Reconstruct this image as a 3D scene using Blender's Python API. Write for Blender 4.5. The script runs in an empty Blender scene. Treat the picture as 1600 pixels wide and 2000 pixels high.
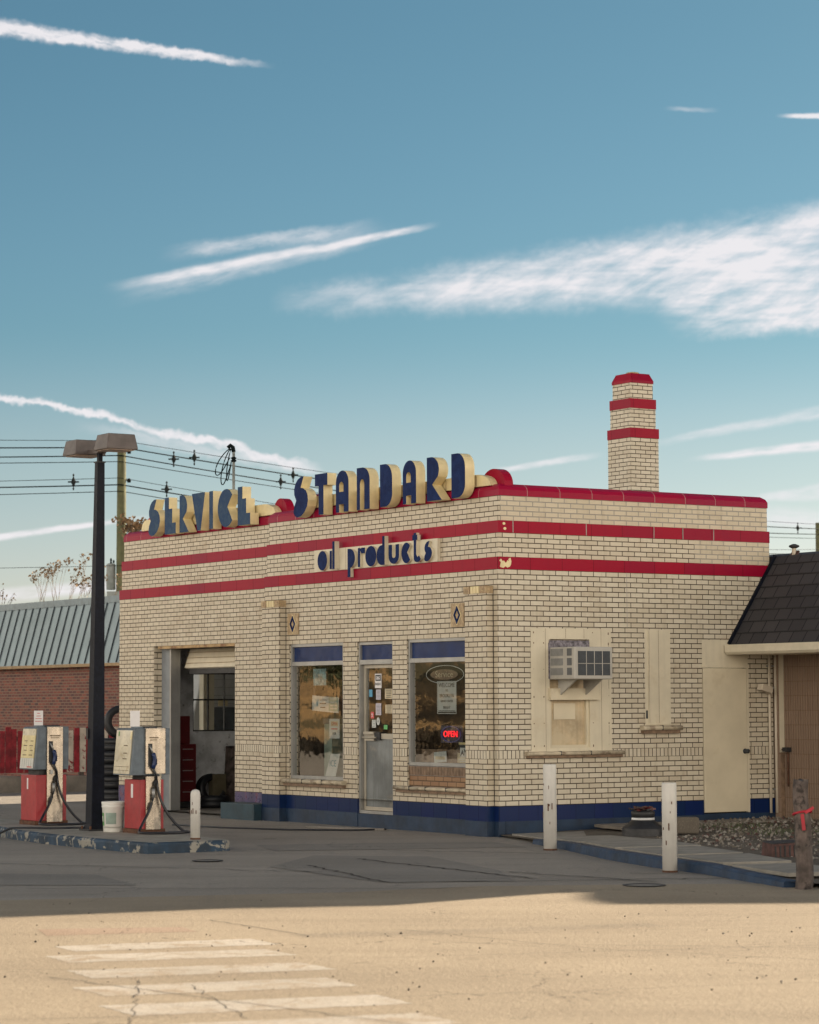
import bpy, bmesh, math, random
from mathutils import Vector, Matrix
random.seed(7)
R=math.radians; PI=math.pi
scene=bpy.context.scene
COL=scene.collection
# ------------------------------------------------------------------ camera
cam=bpy.data.cameras.new('camera'); camo=bpy.data.objects.new('camera',cam); COL.objects.link(camo)
cam.sensor_fit='HORIZONTAL'; cam.sensor_width=36; cam.lens=5008.5*36/1600
cam.clip_start=.5; cam.clip_end=3000
camo.matrix_world=Matrix.Translation((0,0,1.73))@Matrix.Rotation(R(90+4.2473),4,'X')@Matrix.Rotation(R(-.2303),4,'Z')
cam.dof.use_dof=True; cam.dof.focus_distance=33; cam.dof.aperture_fstop=4.5
scene.camera=camo
# ------------------------------------------------------------------ light
SUN_AZ=45; SUN_EL=24          # azimuth clockwise from +Y (to the right and behind the station)
sd=Vector((math.sin(R(SUN_AZ))*math.cos(R(SUN_EL)),math.cos(R(SUN_AZ))*math.cos(R(SUN_EL)),math.sin(R(SUN_EL))))
sl=bpy.data.lights.new('sun','SUN'); sl.energy=2.75; sl.angle=R(.3); sl.color=(1,.83,.62)
so=bpy.data.objects.new('sun',sl); COL.objects.link(so); so.rotation_euler=(-sd).to_track_quat('-Z','Y').to_euler()
scene.view_settings.view_transform='Standard'; scene.view_settings.look='None'
scene.view_settings.exposure=2.1; scene.view_settings.gamma=1
scene.view_settings.use_curve_mapping=False
scene.cycles.max_bounces=8
# ------------------------------------------------------------------ node helpers
class NT:
    def __init__(s,nt): s.nt=nt
    def n(s,t,**kw):
        nd=s.nt.nodes.new(t)
        for k,v in kw.items(): setattr(nd,k,v)
        return nd
    def set(s,sock,v):
        if hasattr(v,'is_output') or isinstance(v,bpy.types.NodeSocket): s.nt.links.new(v,sock)
        else:
            if sock.type=='RGBA' and len(v)==3: v=(*v,1)
            sock.default_value=v
    def m(s,op,a,b=None,c=None,clamp=False):
        nd=s.n('ShaderNodeMath',operation=op); nd.use_clamp=clamp
        s.set(nd.inputs[0],a)
        if b is not None: s.set(nd.inputs[1],b)
        if c is not None: s.set(nd.inputs[2],c)
        return nd.outputs[0]
    def mix(s,f,a,b,blend='MIX'):
        nd=s.n('ShaderNodeMix',data_type='RGBA',blend_type=blend)
        s.set(nd.inputs[0],f); s.set(nd.inputs[6],a); s.set(nd.inputs[7],b); return nd.outputs[2]
    def ramp(s,f,lo,hi):
        nd=s.n('ShaderNodeMapRange'); nd.interpolation_type='SMOOTHSTEP'
        s.set(nd.inputs[0],f); nd.inputs[1].default_value=lo; nd.inputs[2].default_value=hi; return nd.outputs[0]
    def noise(s,vec,scale,detail=4,rough=.55,dist=0):
        nd=s.n('ShaderNodeTexNoise'); nd.inputs['Scale'].default_value=scale; nd.inputs['Detail'].default_value=detail
        nd.inputs['Roughness'].default_value=rough; nd.inputs['Distortion'].default_value=dist
        if vec is not None: s.set(nd.inputs['Vector'],vec)
        return nd.outputs[0]
    def vec(s,x,y,z=0.0):
        nd=s.n('ShaderNodeCombineXYZ'); s.set(nd.inputs[0],x); s.set(nd.inputs[1],y); s.set(nd.inputs[2],z); return nd.outputs[0]
    def scale(s,v,k):
        nd=s.n('ShaderNodeVectorMath',operation='MULTIPLY'); s.set(nd.inputs[0],v); nd.inputs[1].default_value=k; return nd.outputs[0]
# ------------------------------------------------------------------ world: sky with cirrus and contrails placed by direction
world=bpy.data.worlds.new('World'); scene.world=world; world.use_nodes=True
W=NT(world.node_tree); world.node_tree.nodes.clear()
wo=W.n('ShaderNodeOutputWorld'); bg=W.n('ShaderNodeBackground')
sky=W.n('ShaderNodeTexSky',sky_type='NISHITA'); sky.sun_disc=False; sky.sun_elevation=R(SUN_EL); sky.sun_rotation=R(SUN_AZ)
sky.air_density=1.0; sky.dust_density=.6; sky.ozone_density=1.6; sky.altitude=200
tc=W.n('ShaderNodeTexCoord'); sp=W.n('ShaderNodeSeparateXYZ'); W.nt.links.new(tc.outputs['Generated'],sp.inputs[0])
AZ=W.m('MULTIPLY',W.m('ARCTAN2',sp.outputs[0],sp.outputs[1]),100.0)      # centiradians
EL=W.m('MULTIPLY',W.m('ARCSINE',sp.outputs[2]),100.0)
dirv=W.vec(AZ,EL)
w1=W.m('MULTIPLY',W.m('SUBTRACT',W.noise(dirv,.55,3),.5),1.3)
w2=W.m('MULTIPLY',W.m('SUBTRACT',W.noise(dirv,3.2,3),.5),.42)
def pd(x,y):       # photo-derived directions in centiradians (azimuth, elevation)
    return ((x-800)/50.085*1.0, (1373-y)/50.085)
def streak(p,q,wid0,wid1,dens,ends=(.08,.08),warp=.25,fib=1.0,curve=0,fine=1.0):
    (x0,y0),(x1,y1)=pd(*p),pd(*q); L=math.hypot(x1-x0,y1-y0); ca,sa=(x1-x0)/L,(y1-y0)/L
    dx=W.m('SUBTRACT',AZ,x0); dy=W.m('SUBTRACT',EL,y0)
    t=W.m('DIVIDE',W.m('ADD',W.m('MULTIPLY',dx,ca),W.m('MULTIPLY',dy,sa)),L)
    s=W.m('ADD',W.m('MULTIPLY',dx,-sa),W.m('MULTIPLY',dy,ca))
    s=W.m('ADD',s,W.m('MULTIPLY',w1,warp)); s=W.m('ADD',s,W.m('MULTIPLY',w2,warp*fine))
    if curve: s=W.m('ADD',s,W.m('MULTIPLY',W.m('MULTIPLY',t,W.m('SUBTRACT',1.0,t)),curve*4))
    wd=W.m('MULTIPLY_ADD',t,(wid1-wid0)/50.085,wid0/50.085); wd=W.m('MAXIMUM',wd,.02)
    k=W.ramp(W.m('DIVIDE',W.m('ABSOLUTE',s),wd),1.0,.15)
    e=W.m('MULTIPLY',W.ramp(t,0.0,max(ends[0],.001)),W.ramp(t,1.0,1-max(ends[1],.001)))
    fb=W.noise(W.vec(W.m('MULTIPLY',t,L*.5),W.m('MULTIPLY',s,2.2),float(x0+3)),1.3*fib,5,.62)
    d=W.m('MULTIPLY',W.m('MULTIPLY',k,e),W.m('MULTIPLY_ADD',fb,2.3,-.38),)
    return W.m('MULTIPLY',d,dens,clamp=True)
cl=[streak((-40,74),(545,140),24,8,1.35,(.001,.25),.22,fine=3.0,fib=1.6),
    streak((190,572),(870,440),16,9,1.2,(.3,.18),.12,fine=.8),
    streak((200,590),(800,448),34,22,.5,(.35,.3),.3),
    streak((300,505),(760,440),22,18,.55,(.3,.3),.3,fine=1.6),
    streak((-10,772),(640,925),10,15,1.25,(.001,.12),.7,fine=1.1,curve=-.1),
    streak((120,830),(700,940),22,10,.45,(.3,.3),.35,fine=2.0),
    streak((950,925),(1190,890),8,10,.8,(.2,.35),.12),
    streak((1230,880),(1700,800),9,20,.6,(.4,.001),.2),
    streak((1330,905),(1700,872),8,17,1.25,(.35,.001),.1),
    streak((1440,985),(1720,960),6,34,.8,(.3,.001),.2),
    streak((-40,1058),(330,1005),11,6,1.2,(.001,.5),.1),
    streak((-60,1172),(420,1125),22,12,1.0,(.001,.4),.1),
    streak((1520,247),(1760,262),5,12,1.3,(.2,.001),.15),
    streak((-40,8),(130,16),14,10,.35,(.001,.6),.2),
    streak((1300,228),(1420,232),6,6,.35,(.4,.4),.2),
    streak((1380,1010),(1800,1040),30,30,.7,(.4,.001),.2)]
# the broad cirrus bank on the right: a wedge between two boundary lines
def line(p,q,wv=None):
    (x0,y0),(x1,y1)=pd(*p),pd(*q); return W.m('MULTIPLY_ADD',W.m('SUBTRACT',AZ,x0),(y1-y0)/(x1-x0),y0)
wob=W.m('MULTIPLY_ADD',w1,.55,W.m('MULTIPLY',w2,.9))
ELw=W.m('ADD',EL,wob)
up=line((540,560),(1440,428)); dn=line((540,612),(1380,612))
inside=W.m('MULTIPLY',W.ramp(W.m('SUBTRACT',up,ELw),-.15,1.1),W.ramp(W.m('SUBTRACT',ELw,dn),-.35,1.0))
fx=W.m('MULTIPLY',W.ramp(AZ,-5.6,-4.3),W.ramp(AZ,26.0,15.0))
up2=line((1330,560),(1640,440)); dn2=line((1330,672),(1640,660))
in2=W.m('MULTIPLY',W.m('MULTIPLY',W.ramp(W.m('SUBTRACT',up2,ELw),-1.2,.8),W.ramp(W.m('SUBTRACT',ELw,dn2),-.2,.6)),W.ramp(W.m('ADD',AZ,W.m('MULTIPLY',W.m('SUBTRACT',EL,15.0),.9)),9.3,11.3))
in2=W.m('MULTIPLY',in2,W.ramp(AZ,26.0,18.0))
# fibres: fine and stretched along a slanting direction
fv=W.vec(W.m('ADD',W.m('MULTIPLY',AZ,.45),W.m('MULTIPLY',EL,.25)),W.m('SUBTRACT',W.m('MULTIPLY',EL,1.5),W.m('MULTIPLY',AZ,.62)),0.0)
f1=W.noise(fv,.75,6,.6,.3)
fh=W.noise(W.vec(W.m('MULTIPLY',AZ,.35),W.m('MULTIPLY',EL,3.2),4.0),1.2,5,.6,.2)
fbig=W.noise(W.scale(dirv,(.16,.5,1)),1.0,3,.5)
body=W.m('MULTIPLY_ADD',f1,1.25,W.m('MULTIPLY_ADD',fh,.55,W.m('MULTIPLY_ADD',fbig,.9,-.82)))
ct=W.m('MULTIPLY',W.m('MULTIPLY',W.m('MAXIMUM',W.m('MULTIPLY',inside,fx),in2),1.0),W.ramp(body,-.05,1.15))
ct=W.m('MULTIPLY',ct,W.m('MULTIPLY_ADD',W.ramp(AZ,-5,14),.4,1.2),clamp=True)
cl.append(ct)
# thin cirrus elsewhere (outside the photographed part of the sky)
els=W.noise(W.scale(dirv,(.02,.07,1)),1.0,6,.62,.6)
away=W.m('MAXIMUM',W.ramp(W.m('ABSOLUTE',AZ),19.0,40.0),W.ramp(EL,32.0,45.0))
cl.append(W.m('MULTIPLY',W.m('MULTIPLY',W.ramp(els,.52,.78),away),.8))
tot=cl[0]
for c in cl[1:]: tot=W.m('SUBTRACT',1.0,W.m('MULTIPLY',W.m('SUBTRACT',1.0,tot,clamp=True),W.m('SUBTRACT',1.0,c,clamp=True)),clamp=True)
# grade the clear sky towards the photograph's teal
g=W.mix(W.ramp(EL,3.0,10.5),(.43,.42,.47),(.355,.375,.375)); g=W.mix(W.ramp(EL,9.0,15.0),g,(.225,.32,.325)); g=W.mix(W.ramp(EL,14.0,28.0),g,(.205,.308,.302))
base=W.mix(1.0,sky.outputs[0],g,'MULTIPLY')
skyc=W.mix(W.m('MULTIPLY',tot,.93),base,(4.15,4.0,4.1))
# unseen bright warm cloud bank behind the camera, added as fill for shaded walls
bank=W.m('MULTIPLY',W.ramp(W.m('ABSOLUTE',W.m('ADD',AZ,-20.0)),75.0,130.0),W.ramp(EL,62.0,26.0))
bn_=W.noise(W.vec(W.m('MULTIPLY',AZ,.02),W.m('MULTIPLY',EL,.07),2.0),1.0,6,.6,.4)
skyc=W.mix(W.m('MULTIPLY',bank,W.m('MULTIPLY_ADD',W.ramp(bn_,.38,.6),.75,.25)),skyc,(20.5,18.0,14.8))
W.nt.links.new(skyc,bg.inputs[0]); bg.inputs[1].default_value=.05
W.nt.links.new(bg.outputs[0],wo.inputs[0])
# ------------------------------------------------------------------ station frame (local axes: +x along the side wall, +y along the front, both away from the corner)
TH=R(90-57.1177); C0=Vector((1.1385,33.148,0))
ROT=Matrix.Rotation(TH,4,'Z')
def w(x,y,z=0): return C0+ROT@Vector((x,y,z))
# ------------------------------------------------------------------ materials
MATS={}
def newmat(name):
    m=bpy.data.materials.new(name); m.use_nodes=True; nt=m.node_tree
    b=nt.nodes['Principled BSDF']; MATS[name]=m; return m,NT(nt),b
def bump(N,b,h,strength=.3,dist=.01):
    bn=N.n('ShaderNodeBump'); bn.inputs['Strength'].default_value=strength; bn.inputs['Distance'].default_value=dist
    N.set(bn.inputs['Height'],h); N.nt.links.new(bn.outputs[0],b.inputs['Normal'])
def objc(N):
    t=N.n('ShaderNodeTexCoord'); return t.outputs['Object']
def geo(N): return N.n('ShaderNodeNewGeometry').outputs['Position']
def uvc(N): return N.n('ShaderNodeTexCoord').outputs['UV']
def plain(name,col,rough=.6,metal=0,var=.18,scale=6,bumpk=.15,bs=60,chips=None,streaks=0,spec=None,dirt=None,coat=0):
    m,N,b=newmat(name); v=objc(N)
    n1=N.noise(v,scale,5,.6)
    c=N.mix(N.ramp(n1,.3,.7),[x*(1-var) for x in col],[min(1,x*(1+var)) for x in col])
    if streaks:
        n2=N.noise(N.scale(v,(9,9,.7)),1.6,5,.6)
        c=N.mix(N.m('MULTIPLY',N.ramp(n2,.45,.75),streaks),c,[x*.45 for x in col])
    if dirt:
        n4=N.noise(v,dirt[1],6,.65); c=N.mix(N.m('MULTIPLY',N.ramp(n4,dirt[2],dirt[2]+.12),dirt[3]),c,dirt[0])
    if chips:
        n3=N.noise(v,chips[1],6,.7,.4); k=N.ramp(n3,chips[2],chips[2]+.025); c=N.mix(k,c,chips[0])
    N.set(b.inputs['Base Color'],c); b.inputs['Metallic'].default_value=metal
    rn=N.m('MULTIPLY_ADD',N.noise(v,scale*3,4),.3,rough-.15,clamp=True); N.set(b.inputs['Roughness'],rn)
    if spec is not None: b.inputs['Specular IOR Level'].default_value=spec
    if coat: b.inputs['Coat Weight'].default_value=coat
    if bumpk: bump(N,b,N.noise(v,bs,4),bumpk,.004)
    return m
def emis(name,col,st):
    m,N,b=newmat(name); N.set(b.inputs['Base Color'],col); N.set(b.inputs['Emission Color'],col); b.inputs['Emission Strength'].default_value=st; return m
def brick(name,c1,c2,mortar,bw=.2063,bh=.0677,ms=.005,rough=.35,stain=(.30,.20,.11),stk=.45,offset=.5,odd=None,bk=.5,vary=.12,spec=.5):
    m,N,b=newmat(name); uv=uvc(N)
    jit=N.n('ShaderNodeVectorMath',operation='ADD'); N.set(jit.inputs[0],uv)
    nn=N.n('ShaderNodeTexNoise'); nn.inputs['Scale'].default_value=6; N.set(nn.inputs['Vector'],uv)
    sc=N.n('ShaderNodeVectorMath',operation='MULTIPLY_ADD'); N.set(sc.inputs[0],nn.outputs['Color']); sc.inputs[1].default_value=(.004,.003,0); sc.inputs[2].default_value=(-.002,-.0015,0)
    N.nt.links.new(sc.outputs[0],jit.inputs[1])
    t=N.n('ShaderNodeTexBrick'); t.offset=offset; t.squash=1
    for k,v in dict(Scale=1,Bias=0).items(): t.inputs[k].default_value=v
    t.inputs['Mortar Size'].default_value=ms; t.inputs['Mortar Smooth'].default_value=.25
    t.inputs['Brick Width'].default_value=bw; t.inputs['Row Height'].default_value=bh
    N.set(t.inputs['Vector'],jit.outputs[0]); N.set(t.inputs['Color1'],c1); N.set(t.inputs['Color2'],c2); N.set(t.inputs['Mortar'],mortar)
    c=t.outputs[0]
    if odd:
        t2=N.n('ShaderNodeTexBrick'); t2.offset=offset
        for k,v in dict(Scale=1,Bias=-.55).items(): t2.inputs[k].default_value=v
        t2.inputs['Mortar Size'].default_value=0; t2.inputs['Brick Width'].default_value=bw; t2.inputs['Row Height'].default_value=bh
        N.set(t2.inputs['Vector'],jit.outputs[0]); N.set(t2.inputs['Color1'],(0,0,0)); N.set(t2.inputs['Color2'],(1,1,1))
        bt=N.ramp(t2.outputs[0],.55,.9)
        c=N.mix(N.m('MULTIPLY',bt,N.m('SUBTRACT',1.0,t.outputs['Fac'])),c,odd)
    n1=N.noise(uv,2.2,6,.65); n2=N.noise(N.scale(uv,(7,.9,1)),1.5,5,.6)
    c=N.mix(N.m('MULTIPLY',N.ramp(n1,.52,.8),stk),c,stain)
    c=N.mix(N.m('MULTIPLY',N.ramp(n2,.5,.8),stk*.55),c,[x*.6 for x in stain])
    n5=N.noise(uv,45,3); c=N.mix(N.m('MULTIPLY',N.ramp(n5,.45,.75),vary),c,[x*.55 for x in c1])
    # small dark specks and pocks
    n6=N.noise(uv,70,2,.5); c=N.mix(N.m('MULTIPLY',N.ramp(n6,.70,.74),.6),c,(.05,.03,.02))
    N.set(b.inputs['Base Color'],c); b.inputs['Specular IOR Level'].default_value=spec
    N.set(b.inputs['Roughness'],N.m('MULTIPLY_ADD',t.outputs['Fac'],.6,rough,clamp=True))
    h=N.m('SUBTRACT',N.m('MULTIPLY',N.noise(uv,25,3),.15),t.outputs['Fac']); bump(N,b,h,bk,.006)
    return m
CREAM=(.62,.56,.445); CREAM2=(.525,.46,.35)
brick('glazed_brick',CREAM,CREAM2,(.06,.045,.032),odd=(.55,.42,.27),ms=.0066,spec=.35)
brick('glazed_brick_repointed',(.58,.50,.37),(.51,.435,.315),(.32,.30,.265),odd=(.54,.43,.29),ms=.008,spec=.35)
brick('soldier_brick',CREAM,CREAM2,(.06,.045,.032),bw=.066,bh=10,offset=0,ms=.0066,spec=.35)
brick('glazed_brick_front',(.60,.53,.41),(.505,.435,.325),(.07,.053,.038),odd=(.53,.40,.25),ms=.0066,spec=.35)
brick('brown_brick',(.24,.125,.06),(.30,.17,.085),(.10,.065,.04),ms=.008,stk=.3)
brick('red_brick',(.24,.070,.045),(.075,.035,.035),(.22,.155,.12),ms=.012,rough=.8,stk=.15,stain=(.12,.06,.04),bw=.2063)
brick('split_block',(.25,.175,.125),(.225,.155,.11),(.20,.13,.085),bw=.40,bh=.20,ms=.006,rough=.9,stk=.25,stain=(.16,.09,.06))
brick('red_tile',(.32,.004,.024),(.25,.005,.030),(.06,.006,.01),bw=.515,bh=.157,offset=0,ms=.003,rough=.35,stk=.35,stain=(.16,.006,.045),bk=.25,vary=.12,spec=.10)
brick('red_tile_light_joint',(.31,.004,.032),(.25,.005,.04),(.42,.25,.24),bw=.53,bh=.5,offset=0,ms=.005,rough=.35,stk=.35,stain=(.16,.006,.05),bk=.25,vary=.12,spec=.12)
brick('blue_tile',(.005,.016,.085),(.005,.021,.07),(.008,.012,.03),bw=.305,bh=.196,offset=0,ms=.003,rough=.3,stk=.3,stain=(.015,.04,.07),bk=.2,spec=.2)
plain('blue_painted_concrete',(.008,.026,.060),.6,var=.3,scale=3,chips=((.16,.16,.15),16,.70),streaks=.3)
plain('blue_step_paint',(.012,.042,.062),.55,var=.3,scale=3,chips=((.10,.14,.15),9,.66),streaks=.3)
plain('cream_paint',(.62,.555,.42),.5,var=.06,scale=2.5,streaks=.15,chips=((.34,.26,.17),20,.73),dirt=((.46,.36,.23),1.8,.55,.3))
plain('stained_panel',(.53,.42,.27),.6,var=.25,scale=3,streaks=.35,dirt=((.56,.475,.325),2.2,.5,.8)); plain('cream_door_paint',(.60,.53,.39),.45,var=.07,scale=1.6,dirt=((.33,.24,.13),1.3,.55,.25))
plain('letter_cream',(.72,.60,.34),.45,var=.1,scale=5,streaks=.15)
def letterblue(name,col,dull):
    m,N,b=newmat(name); v=objc(N)
    n=N.noise(v,7,6,.7,.8); c=N.mix(N.ramp(n,.35,.75),col,dull); N.set(b.inputs['Base Color'],c)
    b.inputs['Roughness'].default_value=.4; b.inputs['Specular IOR Level'].default_value=.04; bump(N,b,N.noise(v,22,5,.7,1.0),.4,.006); return m
letterblue('letter_navy',(.003,.013,.070),(.008,.028,.115)); letterblue('letter_faded_blue',(.020,.052,.125),(.055,.095,.145))
plain('sill_stone',(.47,.40,.29),.6,var=.2,scale=9,dirt=((.12,.07,.04),6,.52,.6))
plain('sill_brown',(.19,.125,.08),.7,var=.3,scale=12)
plain('terracotta',(.42,.31,.18),.6,var=.25,scale=28,dirt=((.25,.15,.08),20,.5,.6),bumpk=.5,bs=40)
plain('aluminium',(.33,.33,.32),.42,.6,var=.1,scale=3,streaks=.25)
plain('aluminium_warm',(.42,.38,.31),.5,.2,var=.1,scale=3,streaks=.2)
plain('brushed_kick',(.20,.22,.23),.38,.75,var=.25,scale=2,streaks=.5,dirt=((.35,.30,.24),2.5,.55,.4))
plain('stainless',(.50,.43,.35),.28,.9,var=.2,scale=4,streaks=.55,dirt=((.13,.125,.12),2.6,.52,.65))
plain('pump_grey',(.10,.125,.15),.45,.2,var=.2,scale=9,streaks=.25,chips=((.3,.3,.28),28,.74))
plain('pump_red',(.33,.022,.028),.4,var=.15,scale=7,chips=((.5,.35,.28),30,.76),streaks=.2,dirt=((.16,.02,.02),2.6,.55,.4))
plain('pump_dark',(.02,.02,.022),.6); plain('rubber',(.010,.011,.014),.5,bumpk=.1); plain('hose_rubber',(.008,.009,.014),.35,bumpk=0)
plain('nozzle_blue',(.008,.022,.085),.35); plain('white_card',(.72,.70,.70),.5,var=.05)
plain('dial_yellow',(.60,.50,.24),.3,var=.12,scale=5,coat=.5); plain('dial_pale',(.52,.46,.33),.3,var=.2,scale=4,coat=.5,dirt=((.36,.25,.12),7,.55,.5))
plain('dial_white',(.55,.54,.50),.4,var=.08); plain('ink_brown',(.12,.08,.04),.6); plain('ink_red',(.5,.06,.05),.6); plain('ink_dark',(.03,.035,.04),.6); plain('ink_blue',(.10,.25,.30),.6)
plain('rust',(.10,.045,.025),.9,var=.4,scale=20)
plain('pole_dark',(.005,.007,.014),.5,spec=.15,var=.3,scale=20,dirt=((.03,.03,.035),30,.60,.3)); plain('lamp_bronze',(.095,.078,.073),.5,.1,var=.2,scale=6)
plain('lamp_lens',(.35,.25,.19),.35); plain('white_post',(.58,.56,.52),.5,var=.08,scale=3,chips=((.03,.02,.02),9,.72),streaks=.2)
plain('old_wood',(.105,.082,.072),.9,var=.5,scale=7,dirt=((.012,.010,.010),6,.52,.85),streaks=.9,bumpk=.8,bs=25); plain('red_ribbon',(.33,.006,.02),.5)
plain('utility_wood',(.115,.115,.055),.9,var=.25,scale=3,streaks=.5); plain('can_dark',(.02,.024,.024),.8,spec=.1,bumpk=0); plain('wire_black',(.008,.012,.013),.9,bumpk=0,spec=.05); plain('can_grey',(.22,.235,.22),.5)
plain('metal_roof',(.17,.225,.245),.35,.45,var=.08,scale=1.2,bumpk=0); plain('metal_roof_trim',(.15,.20,.23),.4,.3,bumpk=0); plain('seam_dark',(.03,.042,.055),.5,.2,bumpk=0)
plain('tan_trim',(.30,.20,.10),.6); plain('fascia_cream',(.62,.56,.43),.5,var=.06); plain('pipe_cream',(.55,.48,.38),.5,var=.06)
plain('picket_red',(.22,.012,.02),.7,var=.4,scale=6,chips=((.5,.43,.35),7,.66)); plain('picket_white',(.48,.42,.35),.7,var=.2,scale=5,chips=((.22,.012,.02),7,.60))
plain('concrete',(.20,.175,.145),.85,var=.25,scale=3,bumpk=.4); plain('slab_concrete',(.24,.222,.192),.85,var=.15,scale=4,bumpk=.4)
plain('island_concrete',(.27,.25,.21),.85,var=.2,scale=4,bumpk=.4)
plain('island_blue',(.008,.030,.060),.65,var=.4,scale=4,chips=((.25,.235,.20),5,.535),bumpk=.5)
plain('curb_blue',(.006,.026,.065),.6,var=.35,scale=5,chips=((.16,.15,.13),13,.70),bumpk=.4)
plain('bucket_white',(.66,.65,.60),.4,var=.06); plain('label_green',(.08,.26,.07),.5,var=.3,scale=30); plain('label_grey',(.25,.33,.28),.5)
plain('ac_body',(.42,.40,.36),.5,var=.06,scale=3,streaks=.15); plain('ac_slot',(.12,.125,.13),.6); plain('ac_light_slot',(.27,.27,.26),.6); plain('ac_coil',(.035,.037,.042),.6,chips=((.5,.5,.47),45,.74),bumpk=0)
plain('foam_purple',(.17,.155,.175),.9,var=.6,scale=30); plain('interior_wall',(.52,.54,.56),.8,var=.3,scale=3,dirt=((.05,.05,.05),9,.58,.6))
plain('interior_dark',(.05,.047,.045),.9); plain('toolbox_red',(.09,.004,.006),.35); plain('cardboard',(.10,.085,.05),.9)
plain('tar_paper',(.04,.04,.04),.9); plain('poster_pale',(.50,.52,.50),.6,var=.1); plain('poster_tan',(.50,.42,.28),.6,var=.2,scale=9); plain('poster_aqua',(.22,.34,.36),.6,var=.5,scale=12)
plain('poster_lilac',(.50,.47,.53),.6,var=.06); plain('poster_green',(.13,.45,.15),.6); plain('poster_red',(.6,.10,.10),.6,var=.3,scale=30); plain('poster_blue',(.10,.33,.5),.6)
plain('blue_transom',(.003,.022,.10),.2,var=.15,scale=3,spec=.3,bumpk=.05); plain('purple_tile',(.06,.05,.13),.3,var=.3,scale=6,dirt=((.16,.035,.045),6,.55,.8))
plain('van_white',(.50,.51,.53),.4,var=.04); plain('van_glass',(.03,.045,.06),.08); plain('dry_plant',(.24,.155,.085),.9,bumpk=0); plain('bark',(.05,.038,.028),.9)
plain('black_plastic',(.014,.014,.016),.55,var=.3,scale=8); plain('white_band',(.6,.6,.6),.5); plain('weathered_brown',(.075,.035,.03),.8,var=.4,scale=8)
plain('roof_felt',(.10,.09,.08),.9); plain('mortar_grey',(.33,.31,.29),.8); plain('steel_lintel',(.42,.28,.13),.6,var=.2,dirt=((.15,.05,.015),5,.5,.8)); plain('door_frame_grey',(.22,.24,.26),.5,var=.1,chips=((.05,.05,.06),9,.70))
plain('neon_backing',(.02,.02,.05),.4); emis('neon_red',(1,.02,.035),.34); emis('neon_blue_dim',(.05,.06,.22),.05)
plain('shade_hedge_brown',(.028,.020,.011),.9,var=.6,scale=.6,bumpk=0); plain('leaf_dark',(.045,.06,.02),.7,var=.5,scale=1.2,bumpk=0); plain('gold_grass',(.36,.225,.095),.9,var=.6,scale=.25,dirt=((.035,.04,.015),.16,.48,.9),chips=((.30,.20,.09),.5,.60),bumpk=0)
m,N,b=newmat('shop_glass'); b.inputs['Base Color'].default_value=(1,1,1,1)
gl=N.n('ShaderNodeBsdfGlossy'); gl.inputs['Roughness'].default_value=.02; gl.inputs['Color'].default_value=(1,.98,.95,1)
tr=N.n('ShaderNodeBsdfTransparent'); tr.inputs['Color'].default_value=(.80,.83,.82,1); mx=N.n('ShaderNodeMixShader'); mx.inputs[0].default_value=.24
N.nt.links.new(tr.outputs[0],mx.inputs[1]); N.nt.links.new(gl.outputs[0],mx.inputs[2]); N.nt.links.new(mx.outputs[0],N.nt.nodes['Material Output'].inputs[0])
bn=N.n('ShaderNodeBump'); bn.inputs['Strength'].default_value=.12; bn.inputs['Distance'].default_value=.01; N.set(bn.inputs['Height'],N.noise(objc(N),3.0,2)); N.nt.links.new(bn.outputs[0],gl.inputs['Normal'])
# asphalt lot
def ground(name,c1,c2,agg=.5,cr=.6,crack=None):
    m,N,b=newmat(name); v=geo(N)
    c=N.mix(N.ramp(N.noise(v,.35,6,.6),.3,.7),c1,c2)
    c=N.mix(N.m('MULTIPLY',N.ramp(N.noise(N.scale(v,(.35,1.6,1)),.6,5,.6),.45,.7),.35),c,[x*.72 for x in c1])
    f=N.noise(v,42,4,.8); c=N.mix(N.m('MULTIPLY',N.ramp(f,.54,.66),agg),c,[min(1,x*1.7) for x in c2])
    f3=N.noise(v,110,2,.7); c=N.mix(N.m('MULTIPLY',N.ramp(f3,.56,.66),agg),c,[x*.35 for x in c1])
    ty=N.ramp(N.noise(N.scale(v,(.12,1.1,1)),1.1,3,.5,.3),.5,.75); c=N.mix(N.m('MULTIPLY',ty,.22),c,[x*.6 for x in c1])
    vo=N.n('ShaderNodeTexVoronoi',feature='DISTANCE_TO_EDGE'); vo.inputs['Scale'].default_value=.55; dv_=N.n('ShaderNodeVectorMath',operation='ADD'); N.set(dv_.inputs[0],v); nz=N.n('ShaderNodeTexNoise'); nz.inputs['Scale'].default_value=1.8; nz.inputs['Detail'].default_value=6; N.set(nz.inputs['Vector'],v); N.nt.links.new(nz.outputs['Color'],dv_.inputs[1]); N.nt.links.new(dv_.outputs[0],vo.inputs['Vector'])
    ckm=N.m('MULTIPLY',N.ramp(vo.outputs['Distance'],.0055,.001),N.ramp(N.noise(v,.5,3),.47,.6)); c=N.mix(N.m('MULTIPLY',ckm,.75),c,[x*.3 for x in c1])
    st=N.ramp(N.noise(v,.9,5,.7,.5),.62,.74); c=N.mix(N.m('MULTIPLY',st,.4),c,[x*.45 for x in c1])
    h=N.m('ADD',N.m('MULTIPLY',N.noise(v,14,4,.7),1.5),N.noise(v,80,3,.7))
    N.set(b.inputs['Base Color'],c); b.inputs['Roughness'].default_value=.88; b.inputs['Specular IOR Level'].default_value=.3
    bump(N,b,h,cr,.012); return m
ground('asphalt_lot',(.275,.245,.212),(.335,.30,.26),agg=.7,cr=.8)
ground('road_concrete',(.29,.235,.17),(.36,.295,.215),agg=.5,cr=.7)
ground('brick_patch',(.30,.215,.155),(.35,.26,.195),agg=.4)
ground('crosswalk_paint',(.40,.36,.31),(.50,.455,.40),agg=.35)
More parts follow.
